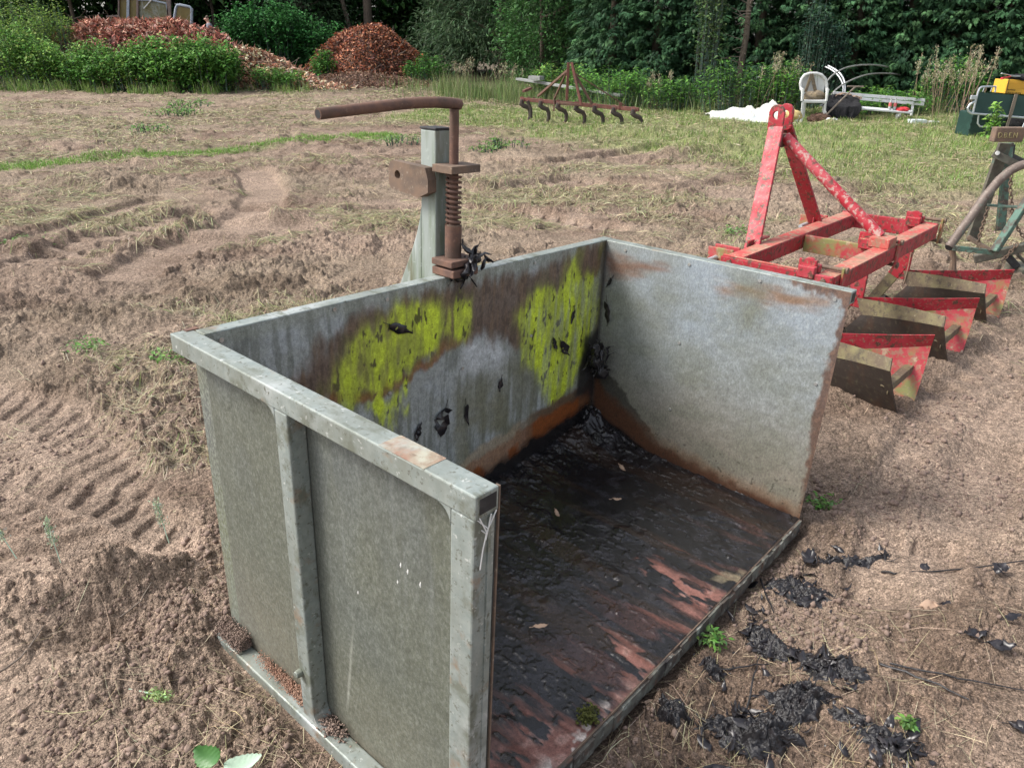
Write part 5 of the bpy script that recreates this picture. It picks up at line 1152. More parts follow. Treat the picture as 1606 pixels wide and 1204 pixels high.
# ================================================================== OLD CAB, PERSON, PILES
f9 = lambda x, y, Y: PY(180+x/9.447, y/9.447, Y)
YK = 32.5
k0 = f9(440, 380, YK); k0.z = gz(k0.x, YK)
cab = thing('old_cab', k0, 'old derelict cab with algae stained windows behind the brown brush pile', 'cab')
KQ = lambda x, y, dy=0.: f9(x, y, YK+dy)-k0
for a, b, m in (((65, -260), (205, 330), 'cab_glass_brown'), ((210, -260), (335, 340), 'cab_glass_brown'), ((345, 0), (590, 345), 'cab_glass'), ((590, 5), (800, 350), 'cab_glass')):
    pa = MB().sheet([KQ(a[0], b[1]), KQ(b[0], b[1]+10), KQ(b[0]-(18 if a[0] > 500 else 0), a[1]+22), KQ(a[0], a[1])], .02).build('window_pane', m, cab)
for a, b, w, m in (((62, -280), (62, 340), .05, 'cab_post'), ((205, -280), (195, 350), .10, 'cab_frame'), ((340, -20), (340, 350), .08, 'cab_post'), ((790, -280), (815, 460), .17, 'cab_post'), ((345, 0), (560, 5), .06, 'cab_frame'), ((560, 8), (770, 55), .06, 'cab_frame'), ((770, 55), (810, 350), .06, 'cab_frame'), ((380, 300), (820, 368), .08, 'cab_post'), ((60, -30), (800, -30), .08, 'cab_post'), ((60, 240), (-120, 250), .07, 'cab_post')):
    MB().bar(KQ(*a, -.05), KQ(*b, -.05), w, .08, (0, 1, 0)).build('post' if a[0] == b[0] else 'window_frame', m, cab, bevel=.01)
MB().bar(KQ(430, 130, -.1), KQ(550, -10, -.1), .03, .03).build('wiper_arm', 'white_plastic', cab)
MB().sheet([KQ(560, -40, -.02), KQ(800, -40, -.02), KQ(800, 20, -.02), KQ(560, -5, -.02)], .05).build('panel', 'tan_leaf', cab)
MB().box(KQ(50, -300, .0), KQ(830, -260, 1.6)).build('roof', 'cab_post', cab, bevel=.02)
MB().box(KQ(70, 1500, .1)*Vector((1, 1, 0)) if False else Vector((KQ(70, 300).x, .1, .0)), Vector((KQ(800, 300).x, 1.5, KQ(70, 330).z))).build('lower_body', 'cab_post', cab, bevel=.02)
d0 = f9(1000, 380, 31.8); d0.z = gz(d0.x, 31.8); dr = thing('cab_door', d0, 'loose cab door with rounded blue grey frame standing right of the old cab', 'door')
DQ = lambda x, y, dy=0.: f9(x, y, 31.8+dy)-d0
MB().tube([DQ(862, 420), DQ(905, 130), DQ(925, 82), DQ(970, 78), DQ(1110, 108), DQ(1140, 135), DQ(1135, 420)], .055, 8).build('door_frame', 'cab_frame', dr, smooth=True)
MB().sheet([DQ(870, 400), DQ(1130, 400), DQ(1130, 130), DQ(925, 95)], .02).build('window_pane', 'cab_glass_brown', dr)
MB().sheet([Vector((DQ(862, 400).x, 0, -.05)), Vector((DQ(1136, 400).x, 0, -.05)), DQ(1136, 400), DQ(862, 400)], .05).build('lower_panel', 'cab_frame', dr)
# person behind the pile
YPp = 30.6
p_head = f9(1370, 300, YPp); pz = gz(p_head.x, YPp)
def skin_obj(name, pts, edges, m, parent=None, root=0, lev=2):
    me = bpy.data.meshes.new(name); me.from_pydata([p[0] for p in pts], edges, []); o = bpy.data.objects.new(name, me); COL.objects.link(o)
    if parent: o.parent = parent
    md = o.modifiers.new('skin', 'SKIN'); md.use_smooth_shade = True
    for i, p in enumerate(pts):
        r = p[1]; r = (r, r) if not hasattr(r, '__len__') else r
        me.skin_vertices[0].data[i].radius = r; me.skin_vertices[0].data[i].use_root = (i == root)
    o.modifiers.new('sub', 'SUBSURF').levels = lev; o.modifiers['sub'].render_levels = lev; me.materials.append(M[m]); return o
hs = p_head.z+.13-pz                       # standing height so that the head meets the photo
per = empty('person', (p_head.x+.10, YPp, pz), label='person in grey shirt with short brown hair working with a fork behind the brush pile', cat='person')
k = hs/1.75; FW = Vector((-1, -.25, 0)).normalized(); SD = Vector((.25, -1, 0)).normalized()
def BP(f, s, z): return FW*f*k+SD*s*k+Vector((0, 0, z*k))
pts = [(BP(0, 0, .96), (.15, .12)), (BP(.02, 0, 1.15), (.14, .11)), (BP(.06, 0, 1.36), (.16, .12)), (BP(.085, 0, 1.48), .065), (BP(.11, 0, 1.56), .055), (BP(.14, 0, 1.63), (.085, .10)), (BP(.15, 0, 1.69), (.075, .085))]
ed = [(0, 1), (1, 2), (2, 3), (3, 4), (4, 5), (5, 6)]
def limb(par, ch):
    for c in ch: pts.append(c); ed.append((par, len(pts)-1)); par = len(pts)-1
    return par
for s in (-1, 1):
    w = limb(2, [(BP(.07, s*.18, 1.40), .06), (BP(.13, s*.23, 1.14), .045), (BP(.36, s*.10, 1.06), .032), (BP(.42, s*.08, 1.07), (.035, .02))])
    for q in range(4): limb(w, [(BP(.47, s*.08+(q-1.5)*.018, 1.085-.004*abs(q-1.5)), .010), (BP(.49, s*.08+(q-1.5)*.018, 1.06), .009), (BP(.47, s*.08+(q-1.5)*.017, 1.04), .008)])
    limb(w, [(BP(.43, s*.04, 1.09), .011), (BP(.46, s*.03, 1.07), .009)])
    limb(0, [(BP(0, s*.10, .88), .095), (BP(.05, s*.11, .5), .06), (BP(.0, s*.12, .09), .042), (BP(.11, s*.13, .035), .035)])
bodyo = skin_obj('body', [(Vector(p[0]), p[1] if not hasattr(p[1], '__len__') else p[1]) for p in pts], ed, 'skin', per)
skin_obj('shirt', [(BP(0, 0, .92), (.17, .14)), (BP(.02, 0, 1.15), (.158, .128)), (BP(.06, 0, 1.36), (.178, .138)), (BP(.08, 0, 1.44), .085), (BP(.07, -.19, 1.40), .075), (BP(.11, -.23, 1.2), .06), (BP(.07, .19, 1.40), .075), (BP(.11, .23, 1.2), .06)], [(0, 1), (1, 2), (2, 3), (2, 4), (4, 5), (2, 6), (6, 7)], 'shirt', per)
skin_obj('trousers', [(BP(0, 0, .98), (.165, .135)), (BP(0, -.10, .86), .11), (BP(.05, -.11, .5), .075), (BP(0, -.12, .1), .06), (BP(0, .10, .86), .11), (BP(.05, .11, .5), .075), (BP(0, .12, .1), .06)], [(0, 1), (1, 2), (2, 3), (0, 4), (4, 5), (5, 6)], 'trousers', per)
skin_obj('hair', [(BP(.10, 0, 1.66), (.085, .085)), (BP(.115, 0, 1.71), (.09, .095)), (BP(.17, 0, 1.735), (.06, .07))], [(0, 1), (1, 2)], 'hair', per)
MB().tube([BP(.20, 0, 1.655), BP(.255, 0, 1.625)], [.012, .018], 6).ball(BP(.215, .035, 1.665), .011, 5).ball(BP(.215, -.035, 1.665), .011, 5).build('face_features', 'skin', per, smooth=True)
MB().bar(BP(.15, -.09, 1.46), BP(-.10, .02, 1.1), .04, .012).build('shoulder_strap', 'trousers', per)
fk = f9(1210, 405, 30.2); fke = f9(1420, 520, 30.3); fo_ = MB().tube([Vector((0, 0, 0)), fke-fk, (fke-fk)*1.8], .022, 8).build('fork_handle', 'wood_grey', smooth=True); fo_.location = fk
tag(fo_, 'wooden tool handle held by the person above the brush pile', 'tool handle')
# leafy heaps
pxx = lambda px, Y: PY(px, 100, Y).x
def mound(name, label, cx, cy, hz, rx, ry, cols, n, L, m='dryleaf', seed=0, sticks=0, cat='heap', prof=1.6, upw=.6, skew=None):
    nn, kk = 60, 90; t = np.linspace(0, 1, nn)[:, None]; a = np.linspace(0, 2*math.pi, kk, endpoint=False)[None, :]
    e = 1+.35*(fbm(np.cos(a)*1.5+seed, np.sin(a)*1.5, 3, 700+seed)-.5)*2
    def surf(t, a):
        e = 1+.35*(fbm(np.cos(a)*1.5+seed, np.sin(a)*1.5, 3, 700+seed)-.5)*2
        X = cx+t*e*rx*np.cos(a); Y = cy+t*e*ry*np.sin(a)
        hh = hz*(1-t**prof)
        if skew: hh = hh*np.interp(X, skew[0], skew[1])
        Z = Hg(X, Y, False)+hh*(.86+.3*fbm(X*1.1, Y*1.1+seed, 3, 710))+.12*(fbm(X*4, Y*4, 2, 711)-.5)-.05*t
        return X, Y, Z
    X, Y, Z = surf(t, a); z0 = gz(cx, cy)
    ob = np_mesh(name, np.stack([X-cx, Y-cy, Z-z0], -1).reshape(-1, 3), grid_faces(nn, kk, True), 'pile_core', smooth=True); ob.location = (cx, cy, z0)
    tt = np.sqrt(rng.uniform(0, 1, n)); aa = rng.uniform(0, 2*math.pi, n); X, Y, Z = surf(tt, aa)
    P = np.stack([X-cx, Y-cy, Z-z0+rng.uniform(-.03, .10, n)], -1)
    D = unit(rng.normal(0, 1, (n, 3))*np.array((1, 1, upw))); Nn = unit(rng.normal(0, .6, (n, 3))+np.array((0, -.4, .8)))
    V, F, C = leaf_arrays(P, D, Nn, rng.uniform(*L, n), rng.uniform(*L, n)*.42, colvar(n, cols, .3, .06))
    o = np_mesh('dead_leaves', V, F, m, ob, col=C); tag(o, kind='stuff')
    if sticks:
        mb = MB()
        for _ in range(sticks):
            t1 = np.array([math.sqrt(random.random())]); a1 = np.array([random.uniform(0, 6.28)]); x, y, z = surf(t1, a1); p = Vector((x[0]-cx, y[0]-cy, z[0]-z0)); d = rnd_dir(-.2, .8)
            mb.tube([p-d*.2, p+d*random.uniform(.2, .55), p+d*random.uniform(.6, .9)+rnd_dir()*.1], [.014, .010, .005], 5)
        tag(mb.build('sticks', 'wood_grey', ob), kind='stuff')
    return tag(ob, label, cat)
pg = G(578, 128); mound('leaf_heap', 'tall rounded heap of rusty orange dead leaves beneath the trees', pxx(574, 33), 33, 2.05, 2.75, 2.2, [(.38, .12, .06), (.46, .19, .10), (.24, .10, .07), (.15, .085, .07), (.52, .27, .18)], 15000, (.09, .2), seed=1, sticks=24, prof=1.7)
pq = G(560, 150); mound('leaf_litter', 'low spread of brown leaf litter at the foot of the orange heap', pq.x-.5, 30.3, .45, 3.0, 1.6, [(.15, .09, .065), (.2, .11, .07), (.25, .17, .12)], 5000, (.07, .15), seed=2, prof=1.3, cat='litter')
mound('brush_pile', 'long pile of pinkish brown dead brush behind the green weeds', PY(215, 60, 30).x, 30.2, 1.30, 4.6, 1.4, [(.52, .24, .18), (.38, .15, .105), (.62, .40, .31), (.27, .12, .085)], 14000, (.12, .27), seed=3, sticks=50, prof=3., upw=1.)
mound('brush_pile', 'pale end of cut brush sloping down right of the green weeds', PY(405, 100, 28.3).x, 28.6, 1.35, 3.0, 1.3, [(.60, .42, .29), (.50, .26, .18), (.66, .60, .42), (.34, .17, .11)], 9000, (.10, .24), seed=4, sticks=60, prof=1.15, skew=([PY(330, 0, 28.5).x, PY(370, 0, 28.5).x, PY(500, 0, 28.5).x], [1.3, 1.1, .35]))

# ================================================================== WEEDS, TREES
def foliage(name, m, parent, P, D, Nn, L, W, cols, var=.3, hue=.08, fold=.2):
    V, F, C = leaf_arrays(P, D, Nn, L, W, colvar(len(P), cols, var, hue), fold)
    return np_mesh(name, V, F, m, parent, col=C)
def bush(label, x, y, rx, ry, h, n, L, cols, ratio=.55, seed=0, group='weed clumps', name='nettle_clump', cat='weeds', z0=None, upright=.0):
    zb = gz(x, y) if z0 is None else z0
    e = empty(name, (x, y, zb), label=label, cat=cat, group=group)
    # stems carrying leaves all the way up: a clump of upright stalks with an uneven top
    ns = max(20, n//34); a = rng.uniform(0, 2*math.pi, ns); q = np.sqrt(rng.uniform(0, 1, ns))
    sx = q*np.cos(a)*rx; sy = q*np.sin(a)*ry
    top = h*(1-.30*q**3)*(.58+.74*fbm(sx*1.3+x, sy*1.3+y, 3, 800+seed))*rng.uniform(.78, 1.2, ns)
    i = rng.integers(0, ns, n); f = 1-np.abs(rng.normal(0, .42, n)); f = np.clip(f, .02, 1)
    out = rng.normal(0, min(.085+.05*L[1], .38*rx), (n, 2)); az = rng.uniform(0, 2*math.pi, n)
    P = np.stack([sx[i]*(.8+.25*f)+out[:, 0], sy[i]*(.8+.25*f)+out[:, 1], top[i]*f], -1)
    D = np.stack([np.cos(az), np.sin(az), rng.normal(-.25+upright, .35, n)], -1); Nn = np.stack([rng.normal(0, .3, n), rng.normal(-.25, .3, n), np.ones(n)], -1)
    l = rng.uniform(*L, n); foliage('leaves', 'leafcol', e, P, D, Nn, l, l*ratio*rng.uniform(.7, 1.2, n), cols)
    if rx < .15 or h < .1: return e
    mb = MB()
    for k in range(0, ns, max(1, ns//60)): mb.tube([(sx[k]*.85, sy[k]*.85, -.05), (sx[k]*1.0, sy[k], top[k]*.95)], [.012, .005], 4)
    tag(mb.build('stems', 'green_old', e), kind='stuff')
    return e
GR = [(.085, .22, .038), (.115, .27, .05), (.065, .165, .032), (.16, .32, .07)]
GY_ = [(.20, .34, .06), (.26, .38, .09), (.14, .26, .055)]
GD = [(.02, .055, .018), (.028, .075, .022), (.04, .09, .028)]
pxx = lambda px, Y: PY(px, 100, Y).x
bush('bright nettle clump at the left edge under the tall grass', pxx(20, 27.3), 27.4, 1.5, .8, 1.95, 9000, (.07, .14), GY_+GR, seed=1)
bush('yellow green weed clump second from the left edge', pxx(85, 27.1), 27.2, 1.3, .8, 1.45, 6500, (.06, .13), GY_+GR, seed=2)
bush('mid green nettle clump below the pile of brown brush', pxx(150, 27.0), 27.0, 1.3, .8, 1.4, 6500, (.07, .14), GR, seed=3)
bush('loose pale weed clump with seed heads before the brown brush', pxx(205, 26.9), 26.9, 1.1, .7, 1.35, 4800, (.06, .13), GR+GY_, seed=4)
bush('dense dark green nettle clump with broad leaves below the loose door', pxx(265, 26.8), 26.9, 1.5, .9, 1.5, 8500, (.09, .17), GR, seed=5)
bush('rightmost dense nettle clump beside the pale end of the brush', pxx(320, 26.8), 26.9, 1.15, .8, 1.45, 6500, (.09, .17), GR, seed=6)
bush('tall feathery light green weeds at the far left behind the nettles', pxx(30, 29.5), 29.3, 2.0, 1.2, 2.6, 8000, (.06, .14), GY_+[(.12, .2, .07)], seed=7, upright=.5, ratio=.3)
bush('tall weeds rising behind the left end of the brown brush', pxx(85, 29.6), 29.6, 1.0, .8, 2.3, 3500, (.06, .14), GY_, seed=8, upright=.5, ratio=.3)
bush('dark green bramble thicket between the brush and the orange heap', pxx(425, 33.5), 33.6, 2.0, 1.2, 2.3, 9000, (.10, .2), [(.045, .17, .042), (.062, .21, .055), (.034, .12, .034)], seed=9, name='bramble_thicket', cat='thicket')
bush('second half of the dark bramble thicket touching the orange heap', pxx(490, 33.8), 33.8, 1.5, 1.0, 2.2, 6000, (.10, .2), [(.045, .17, .042), (.062, .21, .055), (.034, .12, .034)], seed=10, name='bramble_thicket', cat='thicket')
bush('bright green seedling bush at the left foot of the orange heap', pxx(508, 31.6), 31.4, .45, .35, 1.15, 1500, (.07, .13), [(.08, .22, .03), (.06, .17, .03)], seed=11, name='small_bush', cat='bush', group='small bushes by the heap')
bush('small vivid green bush right of the orange heap', pxx(668, 31.5), 31.5, .85, .6, .85, 2600, (.06, .12), [(.07, .19, .03), (.05, .14, .03)], seed=12, name='small_bush', cat='bush', group='small bushes by the heap')
bush('tuft of green grass and weeds on the pale brush slope', pxx(430, 27.6), 27.5, .9, .35, .75, 1600, (.08, .18), GR, seed=13, name='weed_tuft', cat='weeds', upright=.6, ratio=.25)
bush('leafy light green weed with upright stem beside the camp bed', f8(560, 1000, 13.0).x, 13.0, .09, .08, .62, 160, (.06, .11), [(.14, .27, .05), (.18, .32, .07)], seed=14, name='weed_plant', cat='weed', group='single weeds')

def tree_trunk(e, h, r, lean=(0, 0), limbs=6, zl=(.3, .9), rad=1.4):
    mb = MB(); P = [Vector((lean[0]*t*t+.05*math.sin(5*t), lean[1]*t*t, -.1+h*t)) for t in np.linspace(0, 1, 8)]
    mb.tube(P, [r*(1.25-.95*t) for t in np.linspace(0, 1, 8)], 9)
    for _ in range(limbs):
        z = random.uniform(*zl); p = P[int(z*7)]; a = random.uniform(0, 6.28); d = Vector((math.cos(a), math.sin(a), random.uniform(.1, .6)))
        mb.tube([p, p+d*rad*.5, p+d*rad+Vector((0, 0, random.uniform(-.1, .4)))], [r*.4, r*.25, r*.08], 6)
    return mb.build('trunk', 'bark', e, smooth=True)
def clusters(n, rx, ry, zlo, zhi, shell=.55, zp=1.):
    a = rng.uniform(0, 2*math.pi, n); q = shell+(1-shell)*rng.uniform(0, 1, n)**.6; z = zlo+(zhi-zlo)*rng.uniform(0, 1, n)**zp
    t = (z-zlo)/(zhi-zlo); prof = np.sqrt(np.clip(1-(np.abs(t-.38)/.72)**2.2, .05, 1))
    bump = .72+.6*fbm(np.cos(a)*1.6+3+z*.5, np.sin(a)*1.6+z*.7, 3, int(rng.integers(1000)))
    C = np.stack([np.cos(a)*q*rx*prof*bump, np.sin(a)*q*ry*prof*bump, z], -1)
    O = unit(np.stack([np.cos(a), np.sin(a), rng.normal(.15, .3, n)], -1)); return C, O
def broad_tree(label, x, y, rx, h, n, k, L, ratio, cols, zlo=.0, droop=-.3, trunk=.16, group='broadleaf trees', lean=(0, 0), name='broadleaf_tree', spread=.22, zp=.9, shell=.5):
    e = empty(name, (x, y, gz(x, y)), random.uniform(0, 6), label, 'tree', group)
    C, O = clusters(n, rx, rx, zlo, h, shell, zp)
    tone = np.clip(1+rng.normal(0, .22, (n, 1)), .5, 1.7)
    C2 = np.repeat(C, k, 0); O2 = np.repeat(O, k, 0); m = n*k
    P = C2+rng.normal(0, spread, (m, 3))*np.array((1, 1, .7)); D = O2+rng.normal(0, .6, (m, 3))+np.array((0, 0, droop)); Nn = rng.normal(0, .45, (m, 3))+np.array((0, 0, .8))+O2*.35
    l = rng.uniform(*L, m); V, F, CC = leaf_arrays(P, D, Nn, l, l*ratio, np.clip(colvar(m, cols, .22, .07)*np.repeat(tone, k, 0), .003, 1), .15)
    np_mesh('crown', V, F, 'leafcol', e, col=CC)
    tree_trunk(e, h*.8, trunk, lean, 7, (.25, .85), rx*.8); return e
DK = [(.045, .12, .036), (.065, .155, .046), (.032, .085, .03)]
WL = [(.075, .135, .065), (.10, .165, .085), (.055, .10, .048)]
willow = broad_tree('big willow like tree with narrow grey green leaves behind the weeds', pxx(790, 33.5), 34.5, 3.6, 7.5, 1500, 24, (.16, .32), .2, WL, .5, -.45, .2, spread=.28)
w2 = broad_tree('grey green willow like bush standing right of the orange heap', pxx(905, 29), 29.5, 1.9, 6.0, 800, 22, (.14, .26), .22, [(.06, .115, .052), (.08, .14, .066), (.045, .085, .04)], .2, -.4, .14, spread=.22)
broad_tree('slim leafy tree with glossy leaves just left of the cultivator mast', pxx(850, 26.5), 27.5, 1.3, 5.2, 480, 22, (.10, .18), .45, [(.045, .125, .036), (.065, .155, .045)], .1, -.2, .09, spread=.2)
dk = broad_tree('dark leafy wood tree farthest left behind the old cab', pxx(60, 38), 38.5, 4.2, 10, 900, 22, (.20, .38), .5, DK, .6, -.3, .22, 'dark wood trees at the back', spread=.4)
for k, (px, Y, s, lab) in enumerate(((190, 40, 1.0, 'dark wood tree directly behind the windows of the old cab'), (330, 39, .95, 'dark wood tree behind the person'), (430, 41, 1.0, 'dark wood tree behind the bramble thicket'), (540, 41, .95, 'dark wood tree behind the orange heap with a leaning trunk beside it'), (640, 42, 1.0, 'dark wood tree between the orange heap and the willow'), (740, 44, 1.1, 'dark wood tree hidden behind the willow'), (-60, 41, 1.0, 'dark wood tree at the left edge of the frame'), (880, 41, 1.0, 'dark wood tree behind the willow like bush'))):
    o = copy_tree(dk); o.location = (pxx(px, Y), Y, gz(pxx(px, Y), Y)); o.rotation_euler.z = k*1.3; o.scale = (s, s, s); o['label'] = lab
for k, (px, lab, r, lean) in enumerate(((553, 'thin bare leaning trunk above the left of the orange heap', .10, -1.0), (582, 'thick bare upright trunk right above the orange heap', .20, .1))):
    Y = 36.5; e = empty('bare_trunk', (pxx(px, Y), Y, gz(pxx(px, Y), Y)), label=lab, cat='tree trunk', group='bare trunks behind the heap')
    MB().tube([(0-lean*.4, 0, -.1), (0, 0, 2), (lean*.25, 0, 3.2), (lean, .1, 6)], [r*1.2, r, r*.9, r*.5], 10).build('trunk', 'bark', e, smooth=True)
    MB().tube([(lean*.25, 0, 3.2), (.5, .1, 4.4)], [r*.5, r*.2], 7).build('limb', 'bark', e, smooth=True)
lf = broad_tree('leafy branch with bigger lit leaves hanging at the top left', pxx(110, 33), 34, 1.6, 5.5, 260, 20, (.20, .36), .5, [(.045, .10, .03), (.06, .13, .04)], 2.2, -.4, .08, 'broadleaf trees', spread=.3)
lf2 = copy_tree(lf); lf2.location = (pxx(345, 35.5), 35.5, gz(pxx(345, 35.5), 35.5)-.2); lf2['label'] = 'young tree with lit leaves above the person'
lf3 = copy_tree(w2); lf3.location = (pxx(470, 36.5), 37, gz(pxx(470, 36.5), 37)); lf3.scale = (1.1, 1.1, 1.2); lf3['label'] = 'pale drooping willow branch above the bramble thicket'
# conifer hedge
CF = [(.042, .105, .05), (.055, .13, .058), (.034, .085, .044), (.072, .155, .064)]
def conifer_proto(h, r, n, seed):
    """boughs standing out of the crown, each hung with drooping feathery sprays"""
    rg = np.random.default_rng(seed); nb = n//15
    z = h*rg.uniform(0, 1, nb)**1.45*.99; t = z/h; a = rg.uniform(0, 2*math.pi, nb)
    prof = r*(1-t)**.55*(.72+.16*np.minimum(t*6, 1)); bump = .60+.75*fbm(np.cos(a)*2+z*.9, np.sin(a)*2+z*1.3, 4, seed)
    q = prof*bump*rg.uniform(.72, 1.0, nb); ln = rg.uniform(.25, .55, nb)
    tipB = np.stack([np.cos(a)*q, np.sin(a)*q, z+.05], -1); OB = unit(np.stack([np.cos(a), np.sin(a), rg.uniform(-.35, .25, nb)], -1)+rg.normal(0, .22, (nb, 3)))
    colB = np.array(CF)[rg.integers(0, 4, nb)]*np.clip(1+rg.normal(0, .25, (nb, 1)), .45, 1.7)
    i = rg.integers(0, nb, n); f = rg.uniform(0, 1, n)**.7
    sideB = unit(np.cross(OB, np.array((0, 0, 1.)))); lat = rg.normal(0, .09, n)*(1.15-f*.8)
    P0 = tipB[i]-OB[i]*(ln[i]*(1-f))[:, None]+sideB[i]*lat[:, None]+rg.normal(0, .035, (n, 3))
    O = unit(OB[i]*.8+sideB[i]*(np.sign(lat)*(.55-.35*f))[:, None]+np.array((0, 0, -.28))+rg.normal(0, .18, (n, 3)))
    side = unit(np.cross(O, np.array((0, 0, 1.)))+rg.normal(0, .25, (n, 3))); nr = np.cross(side, O)
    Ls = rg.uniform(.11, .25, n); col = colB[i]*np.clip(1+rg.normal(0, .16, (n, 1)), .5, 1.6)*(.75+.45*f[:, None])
    Vs, Fs, Cs = [], [], []; k0 = 0
    for j, (s, f_, sc) in enumerate(((0, 0, 1.), (1, .10, .42), (-1, .10, .42), (1, .34, .36), (-1, .34, .36), (1, .58, .28), (-1, .58, .28))):
        Pj = P0+O*(Ls*f_)[:, None]; Dj = O+side*s*.62+np.array((0, 0, -.12))*(1+f_)
        V, F, C = leaf_arrays(Pj, Dj, nr, Ls*sc, Ls*sc*(.13 if s == 0 else .24), np.clip(col*(1+rg.normal(0, .08, (n, 1))), .003, 1), .05)
        Vs.append(V); Fs.append(F+k0); Cs.append(C); k0 += len(V)
    return np.concatenate(Vs), np.concatenate(Fs), np.concatenate(Cs)
CONS = []
def conifer(label, x, y, h, r, n, seed, s=1.):
    e = empty('conifer', (x, y, gz(x, y)), random.uniform(0, 6), label, 'conifer', 'conifers of the dark hedge')
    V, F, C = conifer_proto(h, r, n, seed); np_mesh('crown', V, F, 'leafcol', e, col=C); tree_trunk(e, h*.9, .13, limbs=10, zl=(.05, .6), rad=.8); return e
cspots = [(958, 24.2, 'conifer at the left end of the dark hedge behind the cultivator'), (1030, 23.6, 'conifer second from the left end of the dark hedge'), (1098, 23.2, 'conifer behind the climbing light green creeper'), (1185, 22.6, 'conifer just right of the bare brown trunk'), (1262, 22.2, 'conifer directly behind the white plastic chair'), (1335, 21.8, 'conifer behind the left half of the white bench'), (1412, 21.6, 'conifer behind the right half of the white bench'), (1490, 21.2, 'conifer between the bench and the camp bed'), (1565, 20.8, 'conifer behind the camp bed and yellow crate'), (1640, 20.6, 'conifer at the right frame edge of the hedge'), (1720, 20.4, 'conifer just outside the right frame edge')]
cp = [conifer(cspots[i][2], pxx(cspots[i][0], cspots[i][1]), cspots[i][1], 7.2+.3*i, 1.75, 21000, 40+i) for i in range(3)]
for i, (px, Y, lab) in enumerate(cspots[3:]):
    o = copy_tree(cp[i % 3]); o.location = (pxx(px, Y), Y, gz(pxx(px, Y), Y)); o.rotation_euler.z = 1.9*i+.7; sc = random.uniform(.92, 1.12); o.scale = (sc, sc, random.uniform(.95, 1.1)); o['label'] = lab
for i, (px, Y, lab) in enumerate(((1000, 27, 'back row conifer seen between the two leftmost hedge conifers'), (1140, 26, 'back row conifer above the bare brown trunk'), (1300, 25.3, 'back row conifer above the hoop pipes'), (1450, 24.8, 'back row conifer above the right end of the bench'), (1600, 24.3, 'back row conifer above the yellow crate'))):
    o = copy_tree(cp[i % 3]); o.location = (pxx(px, Y), Y, gz(pxx(px, Y), Y)); o.rotation_euler.z = 2.3*i; o.scale = (1.25, 1.25, 1.25); o['label'] = lab
# bare brown trunk with dead branches, and creeper in front of the hedge
Y = 20.6; e = empty('bare_trunk', (pxx(1160, Y), Y, gz(pxx(1160, Y), Y)), label='bare brown conifer trunk with dead snapped branches in front of the hedge', cat='tree trunk')
MB().tube([(0, 0, -.1), (.03, 0, .8), (.1, .05, 1.7), (.12, .3, 3.2)], [.09, .085, .075, .05], 10).build('trunk', 'bark', e, smooth=True)
mb = MB()
for _ in range(26):
    z = random.uniform(.7, 2.6); p = Vector((.03+.05*z, .02*z, z)); a = random.uniform(2.2, 4.6); d = Vector((math.cos(a), math.sin(a)*.6, random.uniform(-.2, .5))); l = random.uniform(.3, .8)
    mb.tube([p, p+d*l*.5+rnd_dir()*.05, p+d*l+Vector((0, 0, random.uniform(-.1, .2)))], [.012, .008, .003], 5)
mb.build('dead_branches', 'wood_grey', e, smooth=True)
bush('climbing light green creeper hanging in a column on the hedge', pxx(1112, 20.5), 20.7, .32, .25, 3.4, 1700, (.07, .13), [(.08, .14, .05), (.11, .18, .07), (.06, .11, .04)], seed=15, name='creeper', cat='creeper', group=None)
bush('dull brown dead branch of foliage beside the creeper', pxx(1152, 20.4), 20.6, .4, .25, .01, 20, (.05, .1), [(.1, .06, .05)], seed=16, name='dead_shoot', cat='dead branch', group=None)
bush('dark glossy ivy patch climbing on the hedge above the chair', pxx(1285, 20.3), 20.3, .6, .3, 2.9, 2600, (.07, .13), [(.02, .055, .035), (.028, .07, .042), (.05, .1, .06)], seed=17, name='ivy_patch', cat='ivy', group=None)
for k, (px, Y, rx, h, n, cols, lab) in enumerate(((1000, 20.6, 1.2, .9, 2600, GR, 'low mixed weeds at the foot of the left hedge conifers'), (1075, 20.0, 1.0, .8, 2200, GD+GR, 'low dark weeds before the hedge left of the white sheet'), (1180, 18.9, 1.3, .95, 3000, GR+GD, 'weeds with grass behind the white plastic sheet'), (1235, 18.6, .6, 1.1, 1500, GR, 'tall weeds directly left of the white chair'), (1500, 18.8, .7, 1.05, 2400, GR, 'green weeds right of the white bench'), (1395, 18.4, 1.2, .55, 2200, GR, 'low weeds under and behind the white bench'), (945, 21.3, .9, .8, 1800, GR, 'weeds behind the right end of the cultivator'), (880, 22.8, .9, .9, 1800, GR+GY_, 'weeds behind the pointed headstock of the cultivator'))):
    bush(lab, pxx(px, Y), Y, rx, .5, h, n, (.06, .13), cols, seed=30+k, name='weed_clump', group='weeds along the hedge', upright=.25, ratio=.35)

